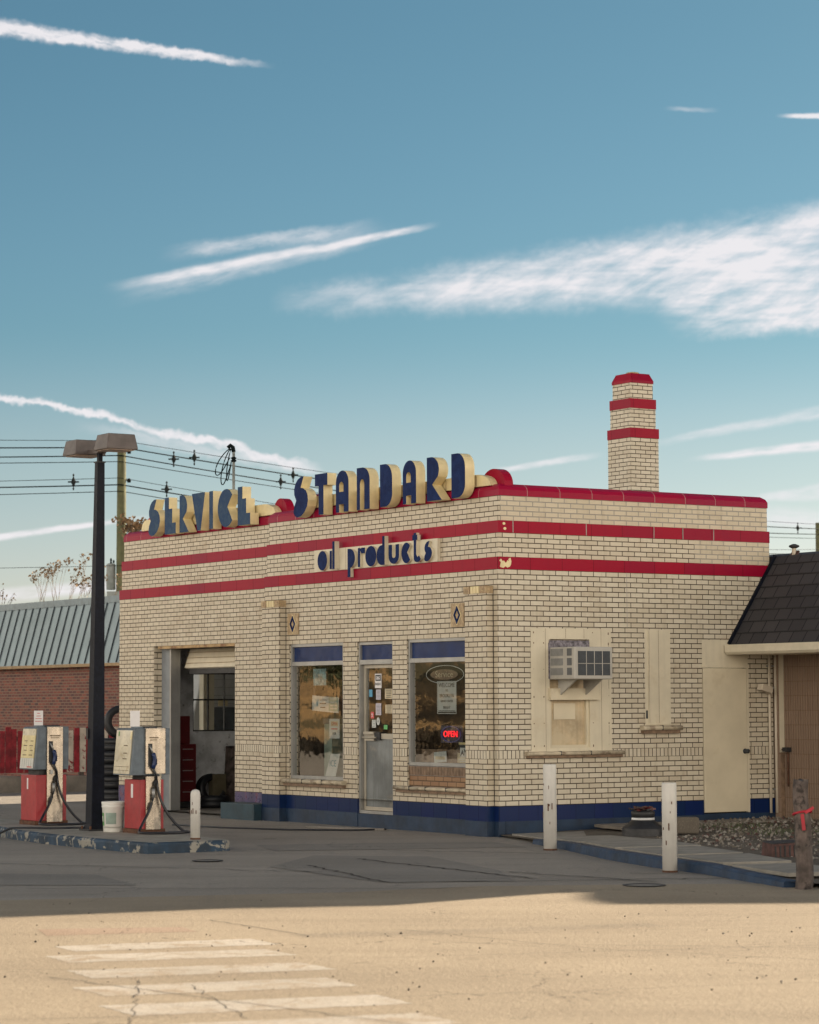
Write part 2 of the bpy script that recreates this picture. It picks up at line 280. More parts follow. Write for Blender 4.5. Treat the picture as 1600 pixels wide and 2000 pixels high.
m=MATS['crosswalk_paint']; N=NT(m.node_tree); b=m.node_tree.nodes['Principled BSDF']; v=geo(N); cin=b.inputs['Base Color'].links[0].from_socket
wear=N.m('MAXIMUM',N.ramp(N.noise(v,3.0,6,.8,.6),.44,.66),N.ramp(N.noise(v,38,4,.8),.55,.66)); c_=N.mix(N.m('MULTIPLY',wear,.95),cin,(.32,.255,.185)); N.set(b.inputs['Base Color'],c_)
ground('earth',(.09,.075,.06),(.14,.12,.095))
ground('patch_dark',(.22,.20,.178),(.265,.24,.212))
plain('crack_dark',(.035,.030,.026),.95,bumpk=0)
# ------------------------------------------------------------------ mesh builder
def vm_id(z): return z
class MB:
    def __init__(s): s.v=[]; s.f=[]; s.mi=[]; s.mats=[]; s.smooth=[]; s.vm=None
    def mid(s,m):
        if m not in s.mats: s.mats.append(m)
        return s.mats.index(m)
    def face(s,pts,m,sm=False):
        i=len(s.v); s.v+= [tuple(p) for p in pts]; s.f.append(tuple(range(i,i+len(pts)))); s.mi.append(s.mid(m)); s.smooth.append(sm)
    def mesh(s,vs,fs,m,sm=False):
        i=len(s.v); s.v+=[tuple(p) for p in vs]
        for f in fs: s.f.append(tuple(i+k for k in f)); s.mi.append(s.mid(m)); s.smooth.append(sm)
    def box(s,x0,x1,y0,y1,z0,z1,m,skip=''):
        if x0>x1:x0,x1=x1,x0
        if y0>y1:y0,y1=y1,y0
        if z0>z1:z0,z1=z1,z0
        v=[(x0,y0,z0),(x1,y0,z0),(x1,y1,z0),(x0,y1,z0),(x0,y0,z1),(x1,y0,z1),(x1,y1,z1),(x0,y1,z1)]
        F={'b':(0,3,2,1),'t':(4,5,6,7),'s':(0,1,5,4),'e':(1,2,6,5),'n':(2,3,7,6),'w':(3,0,4,7)}
        s.mesh(v,[f for k,f in F.items() if k not in skip],m)
    def obox(s,c,ax,ay,az,hx,hy,hz,m,top=1.0):   # oriented box, optional taper
        c=Vector(c); ax,ay,az=Vector(ax),Vector(ay),Vector(az)
        v=[]
        for kz in(-1,1):
            t=top if kz>0 else 1
            for kx,ky in((-1,-1),(1,-1),(1,1),(-1,1)): v.append(c+ax*hx*kx*t+ay*hy*ky*t+az*hz*kz)
        s.mesh(v,[(0,3,2,1),(4,5,6,7),(0,1,5,4),(1,2,6,5),(2,3,7,6),(3,0,4,7)],m)
    def prof(s,prof,a0,a1,axis,m,sm=False,cap=True):   # extrude closed 2D profile along 'x' or 'y' or 'z'
        def P(u,v_,a): return {'x':(a,u,v_),'y':(u,a,v_),'z':(u,v_,a)}[axis]
        n=len(prof); vs=[P(*p,a0) for p in prof]+[P(*p,a1) for p in prof]
        s.mesh(vs,[(i,(i+1)%n,n+(i+1)%n,n+i) for i in range(n)],m,sm)
        if cap: s.mesh(vs,[tuple(range(n-1,-1,-1)),tuple(range(n,2*n))],m)
    def lathe(s,c,prof,m,n=24,sm=True,cap=True):
        cx,cy,cz=c; vs=[]
        for r,z in prof:
            for i in range(n): a=2*PI*i/n; vs.append((cx+r*math.cos(a),cy+r*math.sin(a),cz+z))
        fs=[]
        for j in range(len(prof)-1):
            for i in range(n): fs.append((j*n+i,j*n+(i+1)%n,(j+1)*n+(i+1)%n,(j+1)*n+i))
        s.mesh(vs,fs,m,sm)
        if cap:
            k=(len(prof)-1)*n; s.mesh(vs,[tuple(range(n-1,-1,-1)),tuple(range(k,k+n))],m)
    def tube(s,pts,r,m,n=8,sm=True,r2=None):
        pts=[Vector(p) for p in pts]; vs=[]; N_=len(pts); up=Vector((0,0,1))
        for i,p in enumerate(pts):
            d=(pts[min(i+1,N_-1)]-pts[max(i-1,0)]).normalized()
            a=d.cross(up if abs(d.z)<.95 else Vector((1,0,0))).normalized(); b_=a.cross(d).normalized()
            rr=r if r2 is None else r+(r2-r)*i/(N_-1)
            for k in range(n): t=2*PI*k/n; vs.append(p+a*rr*math.cos(t)+b_*rr*math.sin(t))
        fs=[(i*n+k,i*n+(k+1)%n,(i+1)*n+(k+1)%n,(i+1)*n+k) for i in range(N_-1) for k in range(n)]
        fs+= [tuple(range(n-1,-1,-1)),tuple(range((N_-1)*n,N_*n))]
        s.mesh(vs,fs,m,sm)
    def build(s,name,parent=None,org=(0,0,0),world=False):
        me=bpy.data.meshes.new(name); o=Vector(org)
        me.from_pydata([Vector(v)-o for v in s.v],[],s.f)
        for m in s.mats: me.materials.append(MATS[m])
        uv=me.uv_layers.new(name='UV'); vm=s.vm or vm_id
        for p in me.polygons:
            p.material_index=s.mi[p.index]; p.use_smooth=s.smooth[p.index]; n=p.normal
            for li in p.loop_indices:
                x,y,z=s.v[me.loops[li].vertex_index]
                if abs(n.z)>.8: uv.data[li].uv=(x,y)
                elif abs(n.x)>=abs(n.y): uv.data[li].uv=(y,vm(z))
                else: uv.data[li].uv=(x,vm(z))
        bm=bmesh.new(); bm.from_mesh(me); bmesh.ops.remove_doubles(bm,verts=bm.verts,dist=1e-5); bmesh.ops.recalc_face_normals(bm,faces=bm.faces) if not getattr(s,'keepn',False) else None
        bm.to_mesh(me); bm.free()
        ob=bpy.data.objects.new(name,me); COL.objects.link(ob)
        if parent: ob.parent=parent
        return ob
def bevel(ob,wd=.006,seg=2):
    md=ob.modifiers.new('bevel','BEVEL'); md.width=wd; md.segments=seg; md.limit_method='ANGLE'; md.angle_limit=R(40); return ob
def tag(o,label,cat=None,group=None,kind=None):
    if label: o['label']=label
    if cat: o['category']=cat
    if group: o['group']=group
    if kind: o['kind']=kind
    return o
class Thing:
    """Empty at the thing's base; parts are given in station-local (or world) coordinates"""
    def __init__(s,name,label,cat,org,group=None,world=False,kind=None):
        s.org=Vector(org); e=bpy.data.objects.new(name,None); COL.objects.link(e); s.e=e
        e.empty_display_size=.2
        if world: e.location=s.org
        else: e.location=w(*org); e.rotation_euler=(0,0,TH)
        tag(e,label,cat,group,kind)
    def part(s,name,mb,parent=None,label=None,bev=0):
        o=mb.build(name,parent or s.e,s.org)
        if label: o['label']=label
        if bev: bevel(o,bev)
        return o
def single(name,mb,label,cat,org,group=None,world=False,kind=None,bev=0):
    o=mb.build(name,None,org); 
    if world: o.location=Vector(org)
    else: o.location=w(*org); o.rotation_euler=(0,0,TH)
    if bev: bevel(o,bev)
    return tag(o,label,cat,group,kind)
def curve_mesh(splines,depth):
    cu=bpy.data.curves.new('tmp','CURVE'); cu.dimensions='2D'; cu.fill_mode='BOTH'; cu.extrude=depth/2
    for sp_ in splines:
        s=cu.splines.new('POLY'); s.points.add(len(sp_)-1)
        for p,q in zip(s.points,sp_): p.co=(q[0],q[1],0,1)
        s.use_cyclic_u=True
    ob=bpy.data.objects.new('tmp',cu); COL.objects.link(ob)
    dg=bpy.context.evaluated_depsgraph_get(); me=bpy.data.meshes.new_from_object(ob.evaluated_get(dg))
    bpy.data.objects.remove(ob); bpy.data.curves.remove(cu); return me
def text_mesh(body,size,depth=.002,align='CENTER',sx=1.0):
    cu=bpy.data.curves.new('tmp','FONT'); cu.body=body; cu.size=size; cu.extrude=depth/2; cu.align_x=align; cu.align_y='CENTER'; cu.resolution_u=3
    ob=bpy.data.objects.new('tmp',cu); COL.objects.link(ob)
    dg=bpy.context.evaluated_depsgraph_get(); me=bpy.data.meshes.new_from_object(ob.evaluated_get(dg))
    bpy.data.objects.remove(ob); bpy.data.curves.remove(cu)
    for v in me.vertices: v.co.x*=sx
    return me
FR=Matrix(((0,0,-1,0),(-1,0,0,0),(0,1,0,0),(0,0,0,1)))     # drawing (u,v,n) -> front wall: u=-y, v=z, n=-x
SR=Matrix(((1,0,0,0),(0,0,-1,0),(0,1,0,0),(0,0,0,1)))      # drawing -> side wall: u=x, v=z, n=-y
def add_mesh(mb,me,M,m,sidem=None):
    vs=[M@v.co for v in me.vertices]; i=len(mb.v); mb.v+=[tuple(v) for v in vs]
    for p in me.polygons:
        mb.f.append(tuple(i+k for k in p.vertices)); mb.smooth.append(False)
        mb.mi.append(mb.mid(sidem if (sidem and p.normal.z<.7) else m))
    bpy.data.meshes.remove(me)
def T(x,y,z): return Matrix.Translation((x,y,z))
def words(mb,txt,pos,size,m,frame=FR,depth=.002,sx=1.0):
    add_mesh(mb,text_mesh(txt,size,depth,sx=sx),T(*pos)@frame,m)
def arc(cx,cy,rx,ry,a0,a1,n=12):
    return [(cx+rx*math.cos(R(a0+(a1-a0)*i/n)),cy+ry*math.sin(R(a0+(a1-a0)*i/n))) for i in range(n+1)]
# ================================================================== SETTING
def sheet(name,pts,z,m,kind='structure'):
    mb=MB(); mb.face([(x,y,z) for x,y in pts],m); o=mb.build(name); o['kind']=kind; return o
def ribbon(mb,pts,wd,z,m):
    for a,b in zip(pts[:-1],pts[1:]):
        d=Vector((b[0]-a[0],b[1]-a[1],0)); 
        if d.length<1e-6: continue
        d.normalize(); n=Vector((-d.y,d.x,0))*wd/2
        mb.face([(a[0]-n.x,a[1]-n.y,z),(b[0]-n.x,b[1]-n.y,z),(b[0]+n.x,b[1]+n.y,z),(a[0]+n.x,a[1]+n.y,z)],m)
# one sheet to the horizon
sheet('ground',[(-1500,-800),(1500,-800),(1500,2200),(-1500,2200)],0,'asphalt_lot')
sheet('road',[(-140,-21),(140,-21),(140,30.0),(6,25.2),(3.6,24.5),(2.2,24.45),(.6,24.3),(-.6,23.6),(-1.8,23.3),(-4,22.7),(-140,2)],.004,'road_concrete')
mb=MB()
for q in [[(-2.55,18.46),(-1.18,19.0),(-.95,18.55),(-2.34,18.08)],[(-2.51,17.76),(-1.03,18.2),(-.78,17.76),(-2.29,17.3)],
          [(-2.23,16.8),(-.74,17.26),(-.48,16.8),(-2.01,16.31)],[(-2.07,15.8),(-.54,16.31),(-.31,15.83),(-1.81,15.32)],
          [(-1.79,14.85),(-.21,15.36),(.01,14.89),(-1.53,14.37)],[(-1.55,13.9),(.05,14.45),(.28,13.95),(-1.3,13.42)],[(-1.3,12.95),(.3,13.5),(.52,13.0),(-1.05,12.45)]]:
    P=[]
    for (xa,ya),(xb,yb) in zip(q,q[1:]+q[:1]):
        L=math.hypot(xb-xa,yb-ya); n_=max(2,int(L/.035))
        for i_ in range(n_):
            t_=i_/n_; j_=random.gauss(0,.007) if i_ else 0; P.append((xa+(xb-xa)*t_-(yb-ya)/L*j_,ya+(yb-ya)*t_+(xb-xa)/L*j_,.0055))
    mb.face(P,'crosswalk_paint')
cw=mb.build('crosswalk_markings'); cw['kind']='structure'
sheet('brick_paving_patch',[(-2.87,19.86),(-1.77,20.0),(-1.62,19.6),(-2.72,19.3)],.0056,'brick_patch')
# cracks in the paving, wandering lines
def wander(p,q,n,amp):
    out=[]; 
    for i in range(n+1):
        t=i/n; out.append((p[0]+(q[0]-p[0])*t+random.uniform(-amp,amp)*(0<i<n),p[1]+(q[1]-p[1])*t+random.uniform(-amp,amp)*(0<i<n)))
    return out
mb=MB()
for p,q,wd,a in [((-2.3,16.4),(.55,13.3),.010,.015),((-4,16.95),(-1.3,16.75),.007,.02),((-1.6,20.6),(-.75,19.2),.012,.01),((.2,18.6),(2.9,18.1),.008,.015),
                 ((-.1,19.7),(1.3,18.1),.008,.02),((1.3,18.1),(3.2,17.0),.008,.015),((-.3,17.5),(2.9,18.3),.007,.02),((-.2,15.2),(2.5,15.9),.007,.02),
                 ((-1.5,13.9),(-1.7,16.2),.006,.02),((-.9,14.2),(-1.35,15.9),.006,.02),((-.4,19.1),(3.4,19.9),.006,.02),((-4,13.9),(-1.6,14.3),.007,.02),
                 ((-1.1,27.5),(-.2,24.8),.03,.05),((-.2,24.8),(3.6,25.3),.03,.05),((-.6,28.6),(1.2,25.3),.035,.06),((-4.5,28.0),(-.9,26.4),.025,.05),((1.0,26.3),(2.35,24.8),.035,.05),
                 ((2.2,26.0),(4.2,25.6),.03,.05),((-3.6,24.2),(.5,24.0),.02,.05),((-.2,30.2),(1.6,29.4),.03,.05)]:
    n=max(5,int(math.dist(p,q)/.12)); ribbon(mb,wander(p,q,n,a),wd,.0085,'crack_dark')
# rippled tooling lines of the apron
for k in range(60):
    x=-.9+k*.046; y0=19.35+.30*k*.046; ribbon(mb,[(x,y0),(x+.16,y0-.34)],.006,.0087,'patch_dark')
ck=mb.build('pavement_cracks'); ck['kind']='structure'
# darker asphalt repair patches in the lot
mb=MB()
for pts in [[(-1.5,27.3),(-.3,24.9),(1.0,25.0),(.9,26.6),(.2,29.0),(-1.1,29.3)],[(-5.2,26.6),(-3.2,26.2),(-2.6,24.6),(-5.4,24.8)],[(-1.9,31.5),(1.0,32.0),(1.4,30.8),(-1.6,30.2)]]:
    mb.face([(x,y,.004) for x,y in pts],'patch_dark')
pt=mb.build('asphalt_patches'); pt['kind']='structure'
# scattered crumbs of asphalt on the road
mb=MB()
def stone(mb,c,r,m):
    vs=[]; t=random.random()*6
    ico=[(0,0,1),(.9,0,.35),(.28,.85,.35),(-.72,.53,.35),(-.72,-.53,.35),(.28,-.85,.35),(.72,.53,-.3),(-.28,.85,-.3),(-.9,0,-.3),(-.28,-.85,-.3),(.72,-.53,-.3)]
    fs=[(0,1,2),(0,2,3),(0,3,4),(0,4,5),(0,5,1),(1,6,2),(2,7,3),(3,8,4),(4,9,5),(5,10,1),(6,7,2),(7,8,3),(8,9,4),(9,10,5),(10,6,1)]
    sx,sy,sz=[random.uniform(.6,1.25)*r for _ in range(3)]
    for a,b_,c_ in ico:
        k=random.uniform(.8,1.2); x,y=a*sx*k,b_*sy*k
        vs.append((c[0]+x*math.cos(t)-y*math.sin(t),c[1]+x*math.sin(t)+y*math.cos(t),c[2]+c_*sz*k))
    mb.mesh(vs,fs,m)
for i in range(150):
    y=random.uniform(12.5,23) if i%3 else random.uniform(15.5,19.5); x=random.uniform(-.17,.17)*y
    r=random.choice([.004,.005,.006,.008]) if i%12 else random.uniform(.008,.012)
    stone(mb,(x,y,.006+r*.3),r,random.choice(['crack_dark','earth','earth','patch_dark']))
db=mb.build('road_debris'); db['kind']='stuff'
# raised gravel bed beside the side wall
bed=[w(-.0,-.05),w(-.58,-1.77),w(-1.74,-4.69),w(-2.38,-7.1),w(-3.02,-9.0),w(-2.6,-9.5),w(.5,-9.9),w(4.74,-11),w(4.74,-.01),w(4.64,-.01),w(.02,-.01)]
mb=MB(); zb=[.02,.05,.07,.08,.06,.03,.05,.07,.12,.12,.03]
mb.face([(p.x,p.y,z) for p,z in zip(bed,zb)],'earth'); gb=mb.build('gravel_bed_soil'); gb['kind']='structure'
def bedz(x,y):  # local coordinates
    return .07+.012*max(0,x+1)+.0
mb=MB()
for i in range(5200):
    x=random.uniform(-1.9,4.6); y=random.uniform(-9.3,-.15)
    if x<-.05-.345*(-y)*1.0+1.15 and random.random()<.93: continue
    if x<1.6 and y>-2.6: continue
    if x< -.1 + ( -y)*-.30 +1.3: continue
    r=random.uniform(.009,.026)
    p=w(x,y); stone(mb,(p.x,p.y,bedz(x,y)+r*.4),r,random.choice(['slab_concrete','concrete','concrete','weathered_brown','earth','patch_dark','patch_dark','old_wood','earth']))
gr=mb.build('gravel'); gr['kind']='stuff'
# tufts of grass in the gravel
mb=MB()
for i in range(900):
    cx,cy=random.choice([(2.6,-1.6),(1.6,-5.6),(2.2,-3.0),(1.2,-6.6)]); x=cx+random.gauss(0,.35); y=cy+random.gauss(0,.35); p=w(x,y); h=random.uniform(.03,.07); a=random.random()*6
    z=bedz(x,y); dx,dy=.006*math.cos(a),.006*math.sin(a)
    mb.face([(p.x-dx,p.y-dy,z),(p.x+dx,p.y+dy,z),(p.x+random.uniform(-.03,.03),p.y+random.uniform(-.03,.03),z+h)],'leaf_dark')
gg=mb.build('grass'); gg['kind']='stuff'
# grass bank and hills well off to the left, which the shop windows reflect
mb=MB(); nx,ny=40,50; vs=[]
for j in range(ny+1):
    for i in range(nx+1):
        x=-44-i*1.4; y=15+j*2.2; t=max(0,min(1,(i-1)/16)); z=3.3*(t*t*(3-2*t))+.25*math.sin(x*.21+y*.13)+.3*math.sin(y*.31)
        if i>22: z+= (i-22)*.12
        if i==0: z=-.1
        vs.append((x,y,z))
mb.mesh(vs,[(j*(nx+1)+i,j*(nx+1)+i+1,(j+1)*(nx+1)+i+1,(j+1)*(nx+1)+i) for j in range(ny) for i in range(nx)],'gold_grass',True)
hb=mb.build('hill'); hb['kind']='structure'
# ================================================================== THE STATION
ST=Thing('service_station','cream glazed brick service station with three red tile stripes and dark blue base','building',(0,0,0))
ZB0,ZB1=.999,1.104
def vmap(z):
    if z<=.999+1e-4: return (z-.39)/.06767*.0677
    if z<1.104-1e-4: return .3
    if z<=3.451: return (z-1.104)/(2.346/35)*.0677
    if z<=3.929: return (z-3.608)/.064*.0677
    return (z-4.085)/.066*.0677
def wall(mb,plane,off,u0,u1,z0,z1,holes,m,depth=.25,seg=None,inner=None):
    """a wall skin with openings and their reveals. plane 'F': x=off, u=y ; 'S': y=off, u=x"""
    def P(u,z,d=0): return (off+d,u,z) if plane=='F' else (u,off+d,z)
    us=sorted({u0,u1}|{h[0] for h in holes}|{h[1] for h in holes}); zs=sorted({z0,z1}|{h[2] for h in holes}|{h[3] for h in holes}|{z for z in (ZB0,ZB1) if z0<z<z1})
    us=[u for u in us if u0<=u<=u1]; zs=[z for z in zs if z0<=z<=z1]
    for a,b in zip(us[:-1],us[1:]):
        for c,d in zip(zs[:-1],zs[1:]):
            um,zm=(a+b)/2,(c+d)/2
            if any(h[0]<um<h[1] and h[2]<zm<h[3] for h in holes): continue
            mt='soldier_brick' if c>=ZB0-1e-6 and d<=ZB1+1e-6 else m
            mb.face([P(a,c),P(b,c),P(b,d),P(a,d)],mt)
            if inner: mb.face([P(a,c,depth),P(b,c,depth),P(b,d,depth),P(a,d,depth)],inner)
    for h in holes:
        a,b,c,d=h[:4]; a=max(a,u0);b=min(b,u1);c=max(c,z0);d=min(d,z1)
        mb.face([P(a,c),P(a,d),P(a,d,depth),P(a,c,depth)],m); mb.face([P(b,c),P(b,d),P(b,d,depth),P(b,c,depth)],m)
        mb.face([P(a,d),P(b,d),P(b,d,depth),P(a,d,depth)],m); mb.face([P(a,c),P(b,c),P(b,c,depth),P(a,c,depth)],m)
W1=(3.845,5.35,.60,2.587); DR=(2.54,3.46,.19,2.575); W2=(.655,2.175,.60,2.587); GD=(7.27,9.97,0,2.65)
BW=(.515,1.825,1.08,2.69); NW=(2.393,2.83,1.41,2.695); SD=(3.38,4.19,.21,2.565)
mb=MB(); mb.vm=vmap; mb.keepn=True
wall(mb,'F',0,0,6.09,.39,3.45,[W1,DR,W2],'glazed_brick_front',.14)
ST.part('front_wall',mb)
mb=MB(); mb.vm=vmap; mb.keepn=True
wall(mb,'S',0,0,4.64,.39,3.45,[BW,NW,SD],'glazed_brick',.12)
mb.face([(4.64,0,.39),(4.64,3,.39),(4.64,3,3.45),(4.64,0,3.45)],'glazed_brick')
ST.part('side_wall',mb)
mb=MB(); mb.vm=vmap; mb.keepn=True
wall(mb,'F',.15,6.09,11.22,.0,3.45,[GD],'glazed_brick_front',.16)
for a,b in((.15,1.385),(2.75,9.0)): mb.face([(a,11.22,0),(b,11.22,0),(b,11.22,3.45),(a,11.22,3.45)],'glazed_brick_front')
for c,d in((0,1.26),(2.235,3.45)): mb.face([(1.385,11.22,c),(2.75,11.22,c),(2.75,11.22,d),(1.385,11.22,d)],'glazed_brick_front')
wall(mb,'F',9,6.09,11.22,0,3.45,[(6.9,10.6,0,2.9)],'glazed_brick_front',-.15)  # unseen rear opening, added to let light into the bay
mb.face([(4.64,6.09,0),(9,6.09,0),(9,6.09,3.45),(4.64,6.09,3.45)],'glazed_brick_front')
ST.part('garage_wall',mb)
# stripes, stepped parapet zones, coping
def zone(name,z0,z1,o,m,m2=None,pr=0,split=None,label=None):
    mb=MB(); mb.vm=vmap
    mb.box(o-pr,4.64+pr,o-pr,6.09,z0,z1,m)
    mb.box(.15+o-pr,9,6.09-.0005,11.22+pr,z0,z1,m)
    if m2:   # repointed side face: re-skin 1.5 mm proud
        mb.face([(split,o-pr-.0015,z0),(4.64,o-pr-.0015,z0),(4.64,o-pr-.0015,z1),(split,o-pr-.0015,z1)],m2)
    mb.vm=vmap if 'brick' in m else (lambda z:(z-z0)*.95+.004)
    return ST.part(name,mb,label=label)
zone('red_band',3.45,3.608,0,'red_tile',pr=.006,label='lowest red tile band, chipped at the corner')
zone('parapet_brick',3.608,3.928,.04,'glazed_brick_front','glazed_brick_repointed',split=3.3)
zone('red_band',3.928,4.085,.04,'red_tile',pr=.006,label='middle red tile band with pale joints')
zone('parapet_brick',4.085,4.415,.08,'glazed_brick_front','glazed_brick_repointed',split=.10)
# light joints let into the middle band on the side
for x in (.27,1.46,2.60,3.10,3.64): mb=MB(); mb.box(x-.006,x+.006,.031,.036,3.93,4.083,'mortar_grey'); ST.part('pale_joint',mb)
mb=MB(); mb.vm=lambda z:.25
def copprof(front,back): return [(front,4.415),(front,4.49),(front+.075,4.572),(back,4.572),(back,4.415)]
mb.keepn=False
# front run (y direction) and side run (x direction) mitred as stacked loops
def ringcop(x0,x1,y0,y1,m):
    lv=[(0,4.415),(0,4.492),(.022,4.535),(.075,4.573)]
    for (i0,z0),(i1,z1) in zip(lv[:-1],lv[1:]):
        a=[(x0+i0,y0+i0),(x1-i0,y0+i0),(x1-i0,y1-i0),(x0+i0,y1-i0)]; b=[(x0+i1,y0+i1),(x1-i1,y0+i1),(x1-i1,y1-i1),(x0+i1,y1-i1)]
        for k in range(4):
            k2=(k+1)%4; mb.face([(*a[k],z0),(*a[k2],z0),(*b[k2],z1),(*b[k],z1)],m)
    i1=.075; mb.face([(x0+i1,y0+i1,4.573),(x1-i1,y0+i1,4.573),(x1-i1,y1-i1,4.573),(x0+i1,y1-i1,4.573)],'roof_felt')
    mb.face([(x0,y0,4.415),(x1,y0,4.415),(x1,y1,4.415),(x0,y1,4.415)],m)
ringcop(.07,4.65,.07,6.10,'red_tile_light_joint'); ringcop(.22,9.01,6.02,11.23,'red_tile_light_joint')
ST.part('coping',mb)
# bottom: blue tile course over painted concrete
mb=MB(); mb.vm=lambda z:z-.194+.002
e=.004
def basew(segs,plane,off,z0,z1,m,th=.10):
    for a,b in segs:
        if plane=='F': mb.box(off-e,off+th,a,b,z0,z1,m)
        else: mb.box(a,b,off-e,off+th,z0,z1,m)
for z0,z1,m in((.196,.39,'blue_tile'),(-.05,.196,'blue_painted_concrete')):
    x=0.0 if m=='blue_tile' else -.004
    basew([(0-.004,2.54),(3.46,6.09)],'F',x,z0,z1,m)
    basew([(.10,3.38),(4.19,4.66)],'S',x,z0,z1,m,.09)
mb.box(0,.1,2.54,3.46,-.05,.185,'blue_painted_concrete'); mb.box(3.38,4.19,.0,.09,-.05,.205,'blue_painted_concrete')
ST.part('base_course',mb)
for sg in((10.0,11.224),(6.09,7.26)): mb=MB(); basew([sg],'F',.15,-.05,.385,'purple_tile'); ST.part('base_course',mb)
def pilaster(y0,y1):
    mb=MB(); mb.vm=vmap
    z=[.39,.999,1.104,3.139]
    for a,b,m in((z[0],z[1],'glazed_brick_front'),(z[1],z[2],'soldier_brick'),(z[2],z[3],'glazed_brick_front')): mb.box(-.11,-.001,y0,y1,a,b,m,skip='tb')
    mb.box(-.114,-.004,y0-.004,y1+.004,.196,.39,'blue_tile',skip='b'); mb.box(-.118,-.004,y0-.008,y1+.008,-.05,.196,'blue_painted_concrete',skip='b')
    p=ST.part('pilaster',mb)
    mb=MB(); mb.box(-.112,-.001,y0-.002,y1+.002,3.139,3.233,'sill_brown')
    for a,b in((y0-.006,y0+.13),(y1-.13,y1+.006)):
        mb.box(-.126,-.10,a,b,3.141,3.236,'terracotta')
        cy=(a+b)/2
        for k in range(4): an=PI/4+k*PI/2; mb.box(-.130,-.12,cy+.022*math.cos(an)-.012,cy+.022*math.cos(an)+.012,3.189+.022*math.sin(an)-.012,3.189+.022*math.sin(an)+.012,'terracotta')
    n=3; s0=y0+.145; s1=y1-.145; 
    for k in range(n): a=s0+(s1-s0)*k/n; mb.box(-.124,-.10,a+.006,a+(s1-s0)/n-.006,3.141,3.234,'letter_cream')
    mb.box(-.105,-.001,y0-.003,y0,3.141,3.236,'terracotta')
    ST.part('capital',mb,p)
    return p
pilaster(5.457,5.972); pilaster(.111,.604)
# terracotta diamonds
for yj in(.1065,5.452):  # thin dark strip down the inner corner beside each pilaster
    mb=MB(); mb.box(-.0035,.0,yj-.004,yj+.004,.392,3.13,'crack_dark'); ST.part('inner_corner_line',mb)
def diamond(yc):
    mb=MB(); mb.box(-.014,.0-.001,yc-.155,yc+.155,2.725,3.035,'terracotta')
    d=lambda s,r:[(s*0,r*.115),(s*.075,0),(0,-r*.115),(-s*.075,0)]
    o=[(0,.118),(.078,0),(0,-.118),(-.078,0)]; i_=[(0,.072),(.046,0),(0,-.072),(-.046,0)]
    add_mesh(mb,curve_mesh([o,i_],.012),T(-.020,yc,2.88)@FR,'letter_navy')
    add_mesh(mb,curve_mesh([[(a*1.25,b*1.18) for a,b in o],[(a*1.02,b*1.02) for a,b in o]],.004),T(-.016,yc,2.88)@FR,'letter_cream')
    ST.part('diamond_tile',mb)
diamond(5.235); diamond(.925)
# worn spots at the corner of the bands
mb=MB()
blob=[(.03,.03),(.045,.10),(.02,.13),(.05,.155),(.07,.12),(.10,.125),(.115,.095),(.135,.10),(.15,.135),(.175,.12),(.165,.15),(.20,.175),(.215,.12),(.21,.07),(.19,.035),(.15,.02),(.12,.04),(.09,.015),(.06,.02)]
add_mesh(mb,curve_mesh([[(a*.98,b*.85) for a,b in blob]],.002),T(0,-.0085,3.452)@SR,'letter_cream')
ST.part('chipped_glaze',mb); mb=MB()
add_mesh(mb,curve_mesh([arc(.125,.10,.022,.017,0,345,14)],.002),T(0,.0315,3.945)@SR,'letter_cream')
ST.part('chipped_glaze',mb); mb=MB()
add_mesh(mb,curve_mesh([arc(.14,.035,.024,.018,0,345,14)],.002),T(0,.0315,3.945)@SR,'letter_cream')
ST.part('chipped_glaze',mb)
mb=MB(); mb.box(2.098,2.104,-.003,-.0005,2.70,3.449,'mortar_grey'); ST.part('expansion_joint',mb)
# ---- shop windows
def rect_frame(mb,plane,off,u0,u1,z0,z1,t,d,m,bars=()):
    def B(a,b,c,e_):
        if plane=='F': mb.box(off,off+d,a,b,c,e_,m)
        else: mb.box(a,b,off,off+d,c,e_,m)
    B(u0,u0+t,z0,z1); B(u1-t,u1,z0,z1); B(u0+t,u1-t,z0,z0+t); B(u0+t,u1-t,z1-t,z1)
    for c,e_ in bars: B(u0+t,u1-t,c,e_)
def sill(name,plane,off,u0,u1,z0,z1,parent,joints=()):
    mb=MB(); zm=z0+(z1-z0)*.42; pr=[(off-.085,zm+.005),(off-.095,(zm+z1)/2),(off-.085,z1-.008),(off-.02,z1),(off,z1),(off,zm),(off-.07,zm)]
    if plane=='F':
        mb.prof(pr,u0,u1,'y','sill_stone',True); mb.box(off-.055,off,u0+.02,u1-.02,z0,zm,'sill_brown')
        for j in joints: mb.box(off-.0975,off-.02,j-.004,j+.004,zm,z1+.002,'ink_dark')
    else:
        mb.prof(pr,u0,u1,'x','sill_stone',True); mb.box(u0+.02,u1-.02,off-.055,off,z0,zm,'sill_brown')
        for j in joints: mb.box(j-.004,j+.004,off-.0975,off-.02,zm,z1+.002,'ink_dark')
    return ST.part(name,mb,parent)
def shopwin(win,gz0,gbar,label):
    y0,y1,z0,z1=win; mb=MB(); zb=gz0
    rect_frame(mb,'F',.02,y0,y1,zb,z1,.045,.075,'aluminium',[(2.268,2.325)])
    o=ST.part('window',mb,label=label)
    g=MB(); g.face([(.062,y0+.045,zb+.045),(.062,y1-.045,zb+.045),(.062,y1-.045,2.268),(.062,y0+.045,2.268)],'shop_glass'); ST.part('pane',g,o)
    g=MB(); g.box(.055,.068,y0+.045,y1-.045,2.325,z1-.045,'blue_transom'); ST.part('transom_panel',g,o)
    return o
win1=shopwin(W1,.632,0,'shop window with an ice sign leaning in its corner')
sill('sill','F',0,3.76,5.455,.525,.632,win1,(4.3,4.85))
win2=shopwin(W2,.878,0,'shop window with the neon open sign, brown brick below it')
